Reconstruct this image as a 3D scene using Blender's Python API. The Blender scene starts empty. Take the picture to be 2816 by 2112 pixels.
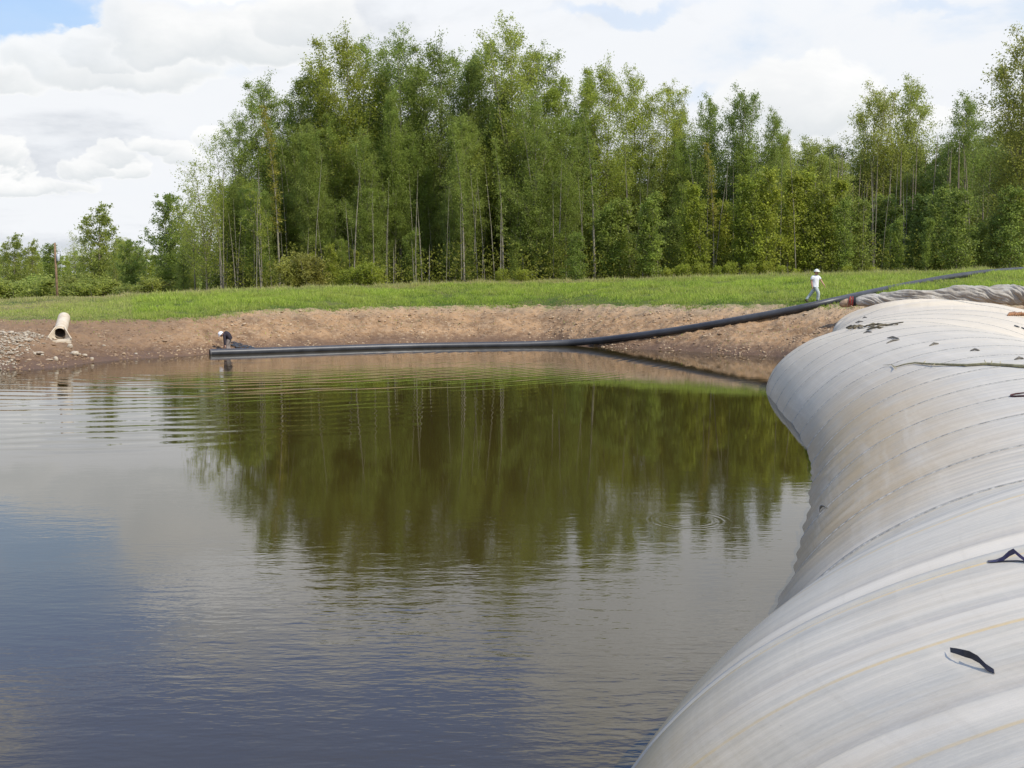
import bpy, math, random, numpy as np
from mathutils import Vector, Matrix
from mathutils.bvhtree import BVHTree

random.seed(7); RNG = np.random.default_rng(7)
SC = bpy.context.scene
COL = SC.collection
R = math.radians

# ------------------------------------------------------------------ camera
CAMH, PITCH, F = 3.5, R(5.64), 2816.0          # F: focal length in pixels of the 2816 px wide photo
cam = bpy.data.cameras.new('camera'); cam.lens = 36; cam.sensor_width = 36; cam.clip_end = 5000; cam.clip_start = 0.05
camo = bpy.data.objects.new('camera', cam); COL.objects.link(camo)
camo.location = (0, 0, CAMH); camo.rotation_euler = (R(90) - PITCH, 0, 0)
SC.camera = camo

# ------------------------------------------------------------------ node helper
class N:
    """tiny helper to write node graphs as expressions"""
    def __init__(s, nt): s.nt = nt
    def new(s, t): return s.nt.nodes.new(t)
    def put(s, sock, v):
        if isinstance(v, bpy.types.NodeSocket): s.nt.links.new(v, sock)
        else:
            if sock.type == 'RGBA' and hasattr(v, '__len__') and len(v) == 3: v = (*v, 1)
            if sock.type == 'VECTOR' and not hasattr(v, '__len__'): v = (v, v, v)
            sock.default_value = v
    def m(s, op, a, b=0.0, c=0.0, clamp=False):
        n = s.new('ShaderNodeMath'); n.operation = op; n.use_clamp = clamp
        s.put(n.inputs[0], a); s.put(n.inputs[1], b); s.put(n.inputs[2], c); return n.outputs[0]
    def v(s, op, a, b=(0, 0, 0), out=0):
        n = s.new('ShaderNodeVectorMath'); n.operation = op
        s.put(n.inputs[0], a); s.put(n.inputs[1], b); return n.outputs[out]
    def scale(s, a, f):
        n = s.new('ShaderNodeVectorMath'); n.operation = 'SCALE'; s.put(n.inputs[0], a); s.put(n.inputs['Scale'], f); return n.outputs[0]
    def mix(s, f, a, b, mode='MIX'):
        n = s.new('ShaderNodeMix'); n.data_type = 'RGBA'; n.blend_type = mode
        s.put(n.inputs[0], f); s.put(n.inputs[6], a); s.put(n.inputs[7], b); return n.outputs[2]
    def noise(s, vec, scale, detail=3, rough=.55, dist=0., out=0):
        n = s.new('ShaderNodeTexNoise'); s.put(n.inputs['Vector'], vec)
        n.inputs['Scale'].default_value = scale; n.inputs['Detail'].default_value = detail
        n.inputs['Roughness'].default_value = rough; n.inputs['Distortion'].default_value = dist; return n.outputs[out]
    def mr(s, v, a, b, c=0., d=1., smooth=False):
        n = s.new('ShaderNodeMapRange'); n.interpolation_type = 'SMOOTHSTEP' if smooth else 'LINEAR'
        for i, x in enumerate((v, a, b, c, d)): s.put(n.inputs[i], x)
        return n.outputs[0]
    def xyz(s, v):
        n = s.new('ShaderNodeSeparateXYZ'); s.put(n.inputs[0], v); return n.outputs
    def comb(s, x, y, z):
        n = s.new('ShaderNodeCombineXYZ'); s.put(n.inputs[0], x); s.put(n.inputs[1], y); s.put(n.inputs[2], z); return n.outputs[0]
    def attr(s, name, out='Fac'):
        n = s.new('ShaderNodeAttribute'); n.attribute_name = name; return n.outputs[out]
    def pos(s): return s.new('ShaderNodeNewGeometry').outputs['Position']
    def obj(s): return s.new('ShaderNodeTexCoord').outputs['Object']
    def info(s, o): return s.new('ShaderNodeObjectInfo').outputs[o]
    def bump(s, h, dist, strength=1.):
        n = s.new('ShaderNodeBump'); s.put(n.inputs['Height'], h); n.inputs['Distance'].default_value = dist
        n.inputs['Strength'].default_value = strength; return n.outputs[0]

def dirpx(px, py):
    """unit world direction of a photo pixel (used to place clouds and things)"""
    xc = (px - 1408) / F; yc = (1056 - py) / F
    d = Vector((xc, math.cos(PITCH) + yc * math.sin(PITCH), -math.sin(PITCH) + yc * math.cos(PITCH)))
    return d.normalized()

# ------------------------------------------------------------------ world: Nishita sky with broken cloud
SUN_EL, SUN_AZ = R(50), R(128)                 # azimuth clockwise from +Y (view direction): sun to the right, a little behind
W = bpy.data.worlds.new('World'); SC.world = W; W.use_nodes = True
nt = W.node_tree; nt.nodes.clear(); g = N(nt)
out = g.new('ShaderNodeOutputWorld'); bg = g.new('ShaderNodeBackground')
sky = g.new('ShaderNodeTexSky'); sky.sky_type = 'NISHITA'; sky.sun_disc = False
sky.sun_elevation = SUN_EL; sky.sun_rotation = SUN_AZ; sky.altitude = 600; sky.air_density = 1.0; sky.dust_density = .6; sky.ozone_density = 1.5
d = g.new('ShaderNodeTexCoord').outputs['Generated']
dx, dy, dz = g.xyz(d)[0:3]
zz = g.m('ADD', g.m('MAXIMUM', dz, 0.0), .16)
q = g.comb(g.m('DIVIDE', dx, zz), g.m('DIVIDE', dy, zz), 0.)
n1 = g.noise(q, .75, 7, .58, .3)
n2 = g.noise(g.v('ADD', q, (7.3, 2.1, 0)), 2.1, 6, .6, .2)
n3 = g.noise(g.v('MULTIPLY', d, (1., 1., 2.6)), 7., 6, .62, .4)
# veil of high thin cloud and a lumpier deck
lowf = g.mr(dz, .20, .50, .16, -.06)
deck = g.mr(g.m('ADD', n1, lowf), .46, .60, 0, 1, True)
# separate cumulus heaps: (px, py, half width px, half height px)
blobs = [(330, 175, 300, 90), (260, 130, 100, 60), (480, 90, 220, 85), (720, 110, 260, 100), (850, 60, 160, 90), (-120, 200, 200, 60),
         (250, 450, 60, 50), (315, 430, 45, 45), (345, 480, 60, 45), (20, 440, 80, 40), (80, 500, 140, 36), (500, 420, 70, 60), (590, 350, 55, 45), (410, 400, 70, 40),
         (2200, 290, 260, 120), (2480, 360, 300, 60)]
dens = None; shade = None
wob = g.scale(g.v('SUBTRACT', g.noise(g.v('MULTIPLY', d, (1., 1., 1.4)), 13., 5, .56, .3, out=1), (.5, .5, .5)), .075)
dw = g.v('ADD', d, wob)
for (bx, by, rx, ry) in blobs:
    c = dirpx(bx, by)
    rt = Vector((c.y, -c.x, 0)).normalized(); up = rt.cross(c).normalized() if rt.cross(c).z > 0 else c.cross(rt).normalized()
    if up.z < 0: up = -up
    e = g.v('SUBTRACT', dw, tuple(c))
    ex = g.m('DIVIDE', g.v('DOT_PRODUCT', e, tuple(rt), 1), rx / F)
    ey = g.m('DIVIDE', g.v('DOT_PRODUCT', e, tuple(up), 1), ry / F)
    ey2 = g.m('MULTIPLY', ey, g.m('ADD', 1., g.m('MULTIPLY', g.m('LESS_THAN', ey, 0.), .35)))
    r2 = g.m('ADD', g.m('MULTIPLY', ex, ex), g.m('MULTIPLY', ey2, ey2))
    f = g.m('ADD', g.m('SUBTRACT', 1., r2), g.m('GREATER_THAN', 0., g.v('DOT_PRODUCT', d, tuple(c), 1)), 0.)
    f = g.m('SUBTRACT', 1., r2)
    hv = g.m('MULTIPLY', g.mr(ey, .5, -.9), g.mr(f, 0., .5, 0, 1, True))
    dens = f if dens is None else g.m('MAXIMUM', dens, f)
    shade = hv if shade is None else g.m('MAXIMUM', shade, hv)
cum = g.mr(dens, -.06, .30, 0, 1, True)
def patch(px, py, rx, ry):
    '''soft lobe round the sky direction mirrored in the pond at a photo pixel'''
    c = dirpx(px, py); c.z = abs(c.z); rt = Vector((c.y, -c.x, 0)).normalized(); up = rt.cross(c)
    if up.z < 0: up = -up
    e = g.v('SUBTRACT', dw, tuple(c)); ex = g.m('DIVIDE', g.v('DOT_PRODUCT', e, tuple(rt), 1), rx / F); ey = g.m('DIVIDE', g.v('DOT_PRODUCT', e, tuple(up), 1), ry / F)
    f = g.m('SUBTRACT', 1., g.m('ADD', g.m('MULTIPLY', ex, ex), g.m('MULTIPLY', ey, ey)))
    return g.mr(f, -1.1 if rx < 200 else -.3, 1.5 if rx < 130 else .7, 0, 1, True)
gap = None
for a in ((50, 50, 190, 75), (-90, 120, 170, 60), (245, 50, 80, 40), (590, 190, 60, 16), (60, 1720, 430, 170), (520, 1960, 420, 120), (1150, 1990, 420, 150), (250, 2250, 700, 170), (1300, 2300, 900, 160)):
    q_ = patch(*a); gap = q_ if gap is None else g.m('MAXIMUM', gap, q_)
for a in ((1720, 20, 170, 22), (1960, 245, 100, 24), (2540, 30, 120, 20), (600, 190, 70, 18)):
    gap = g.m('MAXIMUM', gap, g.m('MULTIPLY', patch(*a), .5))
heap = None
for a in ((560, 1600, 260, 60), (1680, 1850, 230, 190), (1950, 1750, 260, 120), (1000, 1640, 300, 60)):
    q_ = patch(*a); heap = q_ if heap is None else g.m('MAXIMUM', heap, q_)

skyc = g.mix(g.mr(dz, .36, .22, 0, .7, True), g.mix(.6, g.scale(sky.outputs[0], .15), (.26, .52, 1.25)), (.48, .71, .95))
gap_ = g.m('MULTIPLY', gap, .88)
deck = g.m('MULTIPLY', deck, g.m('SUBTRACT', 1., gap_))
veil = g.mr(g.m('ADD', n2, g.mr(dz, 0., .34, .34, -.13)), .36, .70, 0., 1., True)
veil = g.m('MULTIPLY', g.m('MAXIMUM', veil, g.mr(dz, .36, .22, 0, .75)), g.m('SUBTRACT', 1., gap_))
skyv = g.mix(g.m('MULTIPLY', veil, g.mr(dz, .0, .6, .93, .75)), skyc, g.mix(g.mr(g.m('ADD', n3, g.mr(dz, .25, .45, 0., .3)), .40, .62), (.66, .76, .87), (.88, .915, .96)))
# deck colour: bright tops, grey thicker cores; thick cloud overhead is darker, as its base is seen
core = g.mr(g.m('ADD', g.m('ADD', n1, .03), g.m('MULTIPLY', g.m('SUBTRACT', n3, .5), .30)), .54, .76, 0, 1, True)
dcol = g.mix(g.m('MULTIPLY', core, g.mr(dz, .0, .5, .75, 1.)), g.mix(g.mr(dz, .22, .40), (.93, .945, .97), (1.04, 1.05, 1.07)), (.56, .60, .66))
mixd = g.mix(g.m('MULTIPLY', deck, .93), skyv, dcol)
ccol = g.mix(g.m('MULTIPLY', shade, .85), (1.02, 1.02, 1.01), (.62, .675, .71))
ccol = g.mix(g.m('MULTIPLY', g.mr(n3, .42, .62), .35), ccol, (.76, .79, .83))
mixd = g.mix(g.m('MULTIPLY', heap, .9), mixd, g.mix(g.mr(n3, .3, .7), (1.48, 1.50, 1.54), (.80, .83, .88)))
fin = g.mix(g.m('MULTIPLY', cum, .92), mixd, ccol)
# below the horizon: dull ground tone
fin = g.mix(g.mr(dz, -.01, -.05), fin, (.12, .12, .09))
nt.links.new(fin, bg.inputs[0]); bg.inputs[1].default_value = 1.0
nt.links.new(bg.outputs[0], out.inputs[0])
W.cycles.sampling_method = 'MANUAL'; W.cycles.sample_map_resolution = 512

sun = bpy.data.lights.new('sun', 'SUN'); sun.energy = 4.3; sun.angle = R(.6); sun.color = (1, .95, .86)
suno = bpy.data.objects.new('sun', sun); COL.objects.link(suno)
sd = Vector((math.sin(SUN_AZ) * math.cos(SUN_EL), math.cos(SUN_AZ) * math.cos(SUN_EL), math.sin(SUN_EL)))
suno.rotation_euler = sd.to_track_quat('Z', 'Y').to_euler(); suno.location = sd * 60

vs = SC.view_settings
vs.view_transform = 'Standard'; vs.look = 'None'; vs.exposure = 0.0; vs.gamma = 1; vs.use_curve_mapping = False

# ------------------------------------------------------------------ numpy noise + mesh helpers
def _hash(ix, iy, seed):
    n = (ix.astype(np.int64) * 374761393 + iy.astype(np.int64) * 668265263 + seed * 1442695041) & 0xffffffff
    n = ((n ^ (n >> 13)) * 1274126177) & 0xffffffff
    return ((n ^ (n >> 16)) & 0xffff) / 65535.0
def vnoise(x, y, seed=0):
    x = np.asarray(x, float); y = np.asarray(y, float)
    ix = np.floor(x); iy = np.floor(y); fx = x - ix; fy = y - iy
    fx = fx * fx * (3 - 2 * fx); fy = fy * fy * (3 - 2 * fy)
    a = _hash(ix, iy, seed); b = _hash(ix + 1, iy, seed); c = _hash(ix, iy + 1, seed); dd = _hash(ix + 1, iy + 1, seed)
    return (a + (b - a) * fx) * (1 - fy) + (c + (dd - c) * fx) * fy
def fbm(x, y, oct=4, seed=0, gain=.5):
    s = 0; amp = 1; tot = 0
    for o in range(oct):
        s = s + amp * vnoise(np.asarray(x) * 2 ** o + 17.3 * o, np.asarray(y) * 2 ** o - 9.1 * o, seed + o); tot += amp; amp *= gain
    return s / tot * 2 - 1

def mesh_np(name, V, faces, mats=(), smooth=True, attrs=None, uv=None, mat_idx=None):
    V = np.asarray(V, np.float32); faces = np.asarray(faces, np.int32)
    me = bpy.data.meshes.new(name)
    k = faces.shape[1]
    me.vertices.add(len(V)); me.vertices.foreach_set('co', V.ravel())
    me.loops.add(faces.size); me.loops.foreach_set('vertex_index', faces.ravel())
    me.polygons.add(len(faces)); me.polygons.foreach_set('loop_start', np.arange(0, faces.size, k, dtype=np.int32))
    me.update(calc_edges=True)
    me.polygons.foreach_set('use_smooth', np.full(len(faces), smooth, dtype=bool))
    if uv is not None:
        l = me.uv_layers.new(name='UVMap'); l.data.foreach_set('uv', np.asarray(uv, np.float32)[faces.ravel()].ravel())
    for n_, a in (attrs or {}).items():
        at = me.attributes.new(n_, 'FLOAT', 'POINT'); at.data.foreach_set('value', np.asarray(a, np.float32))
    for m_ in mats: me.materials.append(m_)
    if mat_idx is not None: me.polygons.foreach_set('material_index', np.asarray(mat_idx, np.int32))
    me.validate(); return me
def grid_faces(nr, nc):
    i = np.arange(nr - 1)[:, None] * nc + np.arange(nc - 1)[None]
    i = i.ravel(); return np.stack([i, i + 1, i + nc + 1, i + nc], 1)
def link(name, me, parent=None, loc=None, **props):
    o = bpy.data.objects.new(name, me); COL.objects.link(o)
    if parent is not None: o.parent = parent
    if loc is not None: o.location = loc
    for k, v in props.items(): o[k] = v
    return o
def thing(name, label, cat, loc=(0, 0, 0), rz=0., group=None):
    o = bpy.data.objects.new(name, None); COL.objects.link(o); o.empty_display_size = .2
    o.location = loc; o.rotation_euler = (0, 0, rz); o['label'] = label; o['category'] = cat
    if group: o['group'] = group
    return o

class MB:
    """mesh collector for tubes, boxes and stones (lists, small things)"""
    def __init__(s): s.v = []; s.f = []
    def tube(s, pts, rad, k=8, caps=True, ell=None):
        pts = [Vector(p) for p in pts]; n = len(pts)
        if not hasattr(rad, '__len__'): rad = [rad] * n
        t0 = (pts[1] - pts[0]).normalized(); ref = Vector((0, 0, 1)) if abs(t0.z) < .9 else Vector((1, 0, 0))
        a = t0.cross(ref).normalized(); base = len(s.v)
        for i in range(n):
            t = (pts[min(i + 1, n - 1)] - pts[max(i - 1, 0)]).normalized()
            a = (a - t * a.dot(t)).normalized(); b = t.cross(a)
            for j in range(k):
                th = 2 * math.pi * j / k
                s.v.append(pts[i] + (a * math.cos(th) + b * math.sin(th) * (ell or 1)) * rad[i])
        for i in range(n - 1):
            for j in range(k):
                p = base + i * k + j; p2 = base + i * k + (j + 1) % k
                s.f.append((p, p2, p2 + k, p + k))
        if caps:
            s.f.append(tuple(base + j for j in range(k))[::-1]); s.f.append(tuple(base + (n - 1) * k + j for j in range(k)))
        return s
    def box(s, c, sz, rot=None):
        b = len(s.v); c = Vector(c)
        for x in (-.5, .5):
            for y in (-.5, .5):
                for z in (-.5, .5):
                    p = Vector((x * sz[0], y * sz[1], z * sz[2]))
                    s.v.append(c + (rot @ p if rot else p))
        for f in ((0, 1, 3, 2), (4, 6, 7, 5), (0, 4, 5, 1), (2, 3, 7, 6), (0, 2, 6, 4), (1, 5, 7, 3)): s.f.append(tuple(b + i for i in f))
        return s
    def build(s, name, mat, parent=None, smooth=True, loc=None, bevel=0, sub=0, **props):
        me = bpy.data.meshes.new(name); me.from_pydata([tuple(v) for v in s.v], [], s.f); me.update()
        me.polygons.foreach_set('use_smooth', [smooth] * len(me.polygons)); me.materials.append(mat)
        o = link(name, me, parent, loc, **props)
        if bevel: md = o.modifiers.new('b', 'BEVEL'); md.width = bevel; md.segments = 2
        if sub: md = o.modifiers.new('s', 'SUBSURF'); md.levels = md.render_levels = sub
        return o

def mat(name, col=None, rough=.8, spec=.3, fn=None):
    m = bpy.data.materials.new(name); m.use_nodes = True; nt = m.node_tree; g = N(nt)
    b = nt.nodes['Principled BSDF']; b.inputs['Roughness'].default_value = rough; b.inputs['Specular IOR Level'].default_value = spec
    if col is not None: b.inputs['Base Color'].default_value = (*col, 1)
    if fn: fn(g, b)
    return m
def flat(col, rough=.8, amt=.25, scale=6., spec=.3, bump=0., bd=.01):
    """plain colour with procedural mottling"""
    def fn(g, b):
        n = g.noise(g.obj(), scale, 5, .6)
        f = g.mr(n, .3, .7, 1 - amt, 1 + amt)
        nt = g.nt; c = g.scale(g.comb(*col), f); nt.links.new(c, b.inputs['Base Color'])
        if bump: nt.links.new(g.bump(n, bd, bump), b.inputs['Normal'])
    return fn

# ------------------------------------------------------------------ terrain profile (as surveyed from the photo)
_px = np.array([-1500, -400, 0, 70, 130, 165, 253, 362, 540, 600, 700, 1000, 1300, 1500, 1600, 1700, 1900, 2000, 2100, 2150, 2250, 2330, 2450, 2816, 4200.])
_yw = np.array([38, 40.5, 41, 41.3, 42., 42.6, 45.4, 47.4, 49.6, 51.9, 53.4, 57.6, 60.2, 60.3, 57.3, 55, 52.2, 50.4, 49.2, 48.3, 46, 44, 42, 38, 28.])
_ye = np.array([46, 48, 49, 49.5, 50, 50.5, 52, 53.5, 55.5, 57.2, 59, 63, 65.5, 65.3, 63, 61, 58.5, 57, 56, 55.2, 54, 53, 52, 50, 40.])
_ze = np.array([1.6, 1.65, 1.72, 1.72, 1.70, 1.70, 1.6, 1.6, 1.7, 1.72, 1.95, 2.0, 2.1, 2.1, 2.15, 2.2, 2.25, 2.28, 2.3, 2.3, 2.35, 2.4, 2.5, 2.7, 2.9])
_zt = np.array([2.2, 2.2, 2.16, 2.16, 2.2, 2.25, 2.38, 2.5, 2.66, 2.74, 2.9, 3.1, 3.38, 3.5, 3.52, 3.6, 3.75, 3.82, 3.9, 3.93, 4.0, 4.05, 4.15, 4.4, 4.6])
_yt = np.full(len(_px), 74.) + np.interp(_px, [0, 700, 1400, 2816], [-4, -2, 2, 2])
_u0 = (_px - 1408) / F
_u = np.concatenate([[-3.], np.linspace(_u0[0], _u0[-1], 1400), [3.]])
def _smooth(t, k=29):
    a = np.interp(_u, _u0, t); w = np.hanning(k); w /= w.sum()
    return np.convolve(np.pad(a, k // 2, mode='edge'), w, 'valid')
_yw, _ye, _ze, _zt, _yt = (_smooth(t) for t in (_yw, _ye, _ze, _zt, _yt))
def zone(u):
    return (np.interp(u, _u, _yw), np.interp(u, _u, _ye), np.interp(u, _u, _ze), np.interp(u, _u, _yt), np.interp(u, _u, _zt))
def gauss(x, y, cx, cy, sx, sy): return np.exp(-((x - cx) / sx) ** 2 - ((y - cy) / sy) ** 2)
def H(X, Y, detail=True):
    X = np.asarray(X, float); Y = np.asarray(Y, float)
    u = X / np.maximum(Y, 1.)
    yw, ye, ze, yt, zt = zone(u)
    yw = yw + (fbm(X * .35, Y * .35, 3, 5) * .35 if detail else 0)
    s = (Y - yw) / (ye - yw)
    zin = np.maximum(-1.5, (Y - yw) * .16)
    prof = .08 + .92 * np.where(s > 0, s, 0)
    zb = ze * np.clip(s, 0, 1) ** .92
    t = np.clip((Y - ye) / (yt - ye), 0, 1)
    zg = ze + (zt - ze) * (1 - (1 - t) ** 1.7)
    far = np.clip((Y - yt) / 25., 0, 1); far = far * far * (3 - 2 * far)
    left = np.clip((-.27 - u) / .12, 0, 1)
    zf = zt - far * (.5 + 1.1 * left)
    z = np.where(Y < yw, zin, np.where(Y < ye, zb, np.where(Y < yt, zg, zf)))
    # gravel heap at the left edge, gully below the culvert, low mound by the pole
    bank = np.clip(s * 4, 0, 1) * np.clip((1.6 - s) * 3, 0, 1)
    z = z + bank * (.42 * gauss(X, Y, -22.2, 44.0, 1.5, 2.2) - .22 * gauss(X, Y, -18.9, 42.9, .75, 1.5) + .12 * gauss(X, Y, -17.2, 45., 1., 1.6))
    z = z + .28 * gauss(X, Y, -31.5, 69.5, 2.2, 4)
    if detail:
        din = np.clip(s * 5, 0, 1) * np.clip((1.15 - s) * 5, 0, 1)
        r = fbm(X * .9, Y * 1.3, 3, 11) * .12 + fbm(X * 3, Y * 4, 4, 21, .65) * .10 + np.abs(fbm(X * 1.6 + .8 * Y, Y * 2.8, 3, 31)) * -.22 + .04
        pit = vnoise(X * 2.1, Y * 2.6, 77); r = r - np.clip(pit - .80, 0, 1) * .8 * np.clip(1.1 - s, 0, 1)
        z = z + din * r
        gr = np.clip((Y - ye) * 1.5, 0, 1)
        z = z + gr * (fbm(X * .25, Y * .35, 3, 41) * .14 + fbm(X * 1.4, Y * 1.4, 2, 51) * .04)
    return z

def Pz(px, py, z):
    d = dirpx(px, py); t = (z - CAMH) / d.z; return Vector((d.x * t, d.y * t, z))
def PY(px, py, Y):
    d = dirpx(px, py); t = Y / d.y; return Vector((d.x * t, Y, CAMH + d.z * t))
def PT(px, py, ymin=36, ymax=160):
    """where the ray of a photo pixel meets the terrain"""
    d = dirpx(px, py); Y = np.linspace(ymin, ymax, 6000); t = Y / d.y
    zr = CAMH + d.z * t; zt_ = H(d.x * t, Y, False)
    k = np.argmax(zr <= zt_) if (zr <= zt_).any() else len(Y) - 1
    return Vector((float(d.x * t[k]), float(Y[k]), float(H(d.x * t[k], Y[k]))))

# materials of the ground
def dirt_fn(g, b):
    p = g.pos(); x, y, z = g.xyz(p)[0:3]
    n = g.noise(p, .55, 6, .62); n2 = g.noise(p, 3.2, 6, .65); n3 = g.noise(p, 14., 4, .7)
    c = g.mix(g.mr(n, .38, .62), (.43, .265, .135), (.21, .13, .07))
    c = g.mix(g.mr(n2, .47, .74), c, (.42, .295, .18))
    c = g.mix(g.mr(n3, .57, .72), c, (.14, .09, .05))
    c = g.mix(g.mr(n3, .36, .28), c, (.62, .50, .35))
    # paler dried crust high on the bank, dark damp soil at the water and by the culvert
    c = g.mix(g.m('MULTIPLY', g.mr(g.m('ADD', z, g.m('MULTIPLY', n, .9)), 1.9, 2.6), .55), c, (.45, .35, .225))
    wet = g.mr(g.m('ADD', z, g.m('MULTIPLY', g.m('SUBTRACT', n2, .5), .9)),   .80, .12, 0, 1, True)
    cul = g.mr(g.m('ADD', x, g.m('MULTIPLY', n, 4.)), -13.2, -17.5, 0, 1, True)
    c = g.mix(g.m('MULTIPLY', cul, .70), c, (.20, .13, .08))
    c = g.mix(g.m('MULTIPLY', wet, .8), c, (.12, .07, .04))
    gm = g.attr('green'); gn = g.noise(p, 2.0, 5, .7)
    c = g.mix(g.m('MULTIPLY', g.mr(g.m('ADD', gm, gn), .95, 1.15), .7), c, (.12, .17, .035))
    g.nt.links.new(c, b.inputs['Base Color'])
    g.put(b.inputs['Roughness'], g.mr(wet, 0, 1, .95, .6))
    h = g.m('ADD', g.m('MULTIPLY', n2, .6), g.m('MULTIPLY', n3, .4))
    g.nt.links.new(g.bump(h, .12, .9), b.inputs['Normal'])
M_dirt = mat('dirt', rough=.95, spec=.2, fn=dirt_fn)
def grassy_fn(g, b):
    p = g.pos(); n = g.noise(p, .3, 5, .6); n2 = g.noise(p, 5, 4, .7)
    c = g.mix(g.mr(n, .4, .65), (.06, .10, .02), (.14, .15, .045))
    c = g.mix(g.mr(n2, .5, .7), c, (.16, .12, .06))
    bare = g.attr('bare'); c = g.mix(bare, c, g.mix(g.mr(n2, .4, .6), (.42, .31, .19), (.30, .21, .13)))
    g.nt.links.new(c, b.inputs['Base Color']); g.nt.links.new(g.bump(n2, .15, .8), b.inputs['Normal'])
M_grassy = mat('grassy_soil', rough=.95, spec=.1, fn=grassy_fn)

def bare_at(X, Y):
    """bare earthy strips within the meadow"""
    u = X / np.maximum(Y, 1); _, ye, _, yt, _ = zone(u)
    t = (Y - ye) / (yt - ye)
    a = np.clip(1.6 * np.exp(-((u + .03) / .10) ** 2) * np.clip(1.3 - np.abs(t - .88) * 14, 0, 1), 0, 1)
    b = np.clip(.55 * gauss(X, Y, -29.5, 62, 2.6, 6) + .35 * np.clip((-.40 - u) * 14, 0, 1) * np.clip(1.1 - t * 1.5, 0, 1) + .08 * np.clip((-.36 - u) * 9, 0, 1), 0, 1)
    c = .35 * np.clip((t - .9) * 8, 0, 1) * (t < 1.35)
    n = .5 + .5 * fbm(X * .8, Y * 1.1, 3, 61)
    return np.clip((np.maximum(np.maximum(a, b), c)) * 1.5 - n * .8, 0, 1)

uc = np.concatenate([-np.geomspace(3, .66, 26), np.linspace(-.62, .60, 980), np.geomspace(.63, 3, 26)])
YW, YE, ZE, YT, ZT = zone(uc)
def build_ground(name, rows, material, **pr):
    Y = np.stack(rows, 0); X = uc[None] * Y
    Z = H(X, Y); V = np.stack([X, Y, Z], -1).reshape(-1, 3)
    x = V[:, 0]; y = V[:, 1]; yw, ye, ze, yt, zt = zone(x / y)
    s = (y - yw) / (ye - yw)
    me = mesh_np(name, V, grid_faces(*X.shape), [material], True,
                 {'green': np.clip((s - .62) * 1.6, 0, .55) * np.clip((x + 25) / 6, 0, 1), 'bare': bare_at(x, y)})
    return link(name, me, None, None, kind='structure')
rows = [YW - 14, YW - 6] + [YW - 2 + 2 * i / 8 for i in range(8)] + [YW + (YE - YW) * i / 120 for i in range(121)]
build_ground('dirt_bank', rows, M_dirt)
rows = [YE + (YT - YE) * i / 60 for i in range(61)] + [YT + 30 * i / 14 for i in range(1, 15)] + [YT + 30 + k for k in (8, 20, 40, 80, 200, 600, 2000)]
build_ground('grassy_ground', rows, M_grassy)
link('pond_bed', mesh_np('pond_bed', [(-400, -300, -1.6), (400, -300, -1.6), (400, 90, -1.6), (-400, 90, -1.6)], [(0, 1, 2, 3)], [M_dirt]), kind='structure')

# ------------------------------------------------------------------ water
def water_fn(g, b):
    p = g.pos(); x, y, z = g.xyz(p)[0:3]
    g.put(b.inputs['Base Color'], g.mix(g.noise(p, .05, 3), (.046, .030, .006), (.036, .027, .007)))
    b.inputs['IOR'].default_value = 1.5; b.inputs['Specular IOR Level'].default_value = .6; b.inputs['Roughness'].default_value = .018
    # wind ripples: crests lie across the view, patchy, calmer towards the far bank
    q = g.v('MULTIPLY', p, (1.0, 2.8, 1.))
    w1 = g.noise(q, 1.9, 3, .55, .35); w2 = g.noise(g.v('ADD', q, (3.1, 9.7, 0)), .75, 2, .5, .2); w3 = g.noise(q, 5.0, 2, .5, .2)
    patch = g.noise(g.v('MULTIPLY', p, (.6, 1., 1.)), .16, 3, .6)
    calm = g.mr(y, 5., 18., 1.1, .12); calm = g.m('MULTIPLY', calm, g.mr(patch, .36, .66, .25, 1.35))
    h = g.m('MULTIPLY', g.m('ADD', g.m('ADD', g.m('MULTIPLY', w1, .0058), g.m('MULTIPLY', w2, .0075)), g.m('MULTIPLY', w3, .0032)), calm)
    # rings spreading from the worker at the far bank
    def ring(cx, cy, lam, r0, r1, soft, amp, xlim=None):
        dd = g.v('SUBTRACT', p, (cx, cy, 0)); r = g.v('LENGTH', dd, out=1)
        wobb = g.noise(p, .25, 2, .5)
        ph = g.m('SINE', g.m('ADD', g.m('MULTIPLY', r, 2 * math.pi / lam), g.m('MULTIPLY', wobb, 9. if lam > .4 else .8)))
        env = g.m('MULTIPLY', g.mr(r, r0 - soft, r0, 0, 1, True), g.mr(r, r1, r1 + soft * .35, 1, 0, True))
        env = g.m('MULTIPLY', env, amp)
        env = g.m('MULTIPLY', env, g.mr(g.noise(g.v('MULTIPLY', p, (.16, .55, 1.)), 1., 3, .6), .36, .62, .12, 1.15)) if lam > .4 else env
        if xlim: env = g.m('MULTIPLY', env, g.mr(x, xlim[0], xlim[1], 1, 0, True))
        return g.m('MULTIPLY', ph, env)
    h = g.m('ADD', h, ring(-15.5, 52., .95, 22., 28.6, 13., .0042, (-9., 4.)))
    h = g.m('ADD', h, ring(-12., 53., .55, 9., 21, 6., .0016, (0., 12.)))
    h = g.m('ADD', h, ring(2.62, 14.9, .105, .42, .60, .16, .0003))
    g.nt.links.new(g.bump(h, 1.0), b.inputs['Normal'])
M_water = mat('pond_water', rough=.02, fn=water_fn)
link('pond_water', mesh_np('pond_water', [(-400, -300, 0), (400, -300, 0), (400, 75, 0), (-400, 75, 0)], [(0, 1, 2, 3)], [M_water]), kind='structure')

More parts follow.
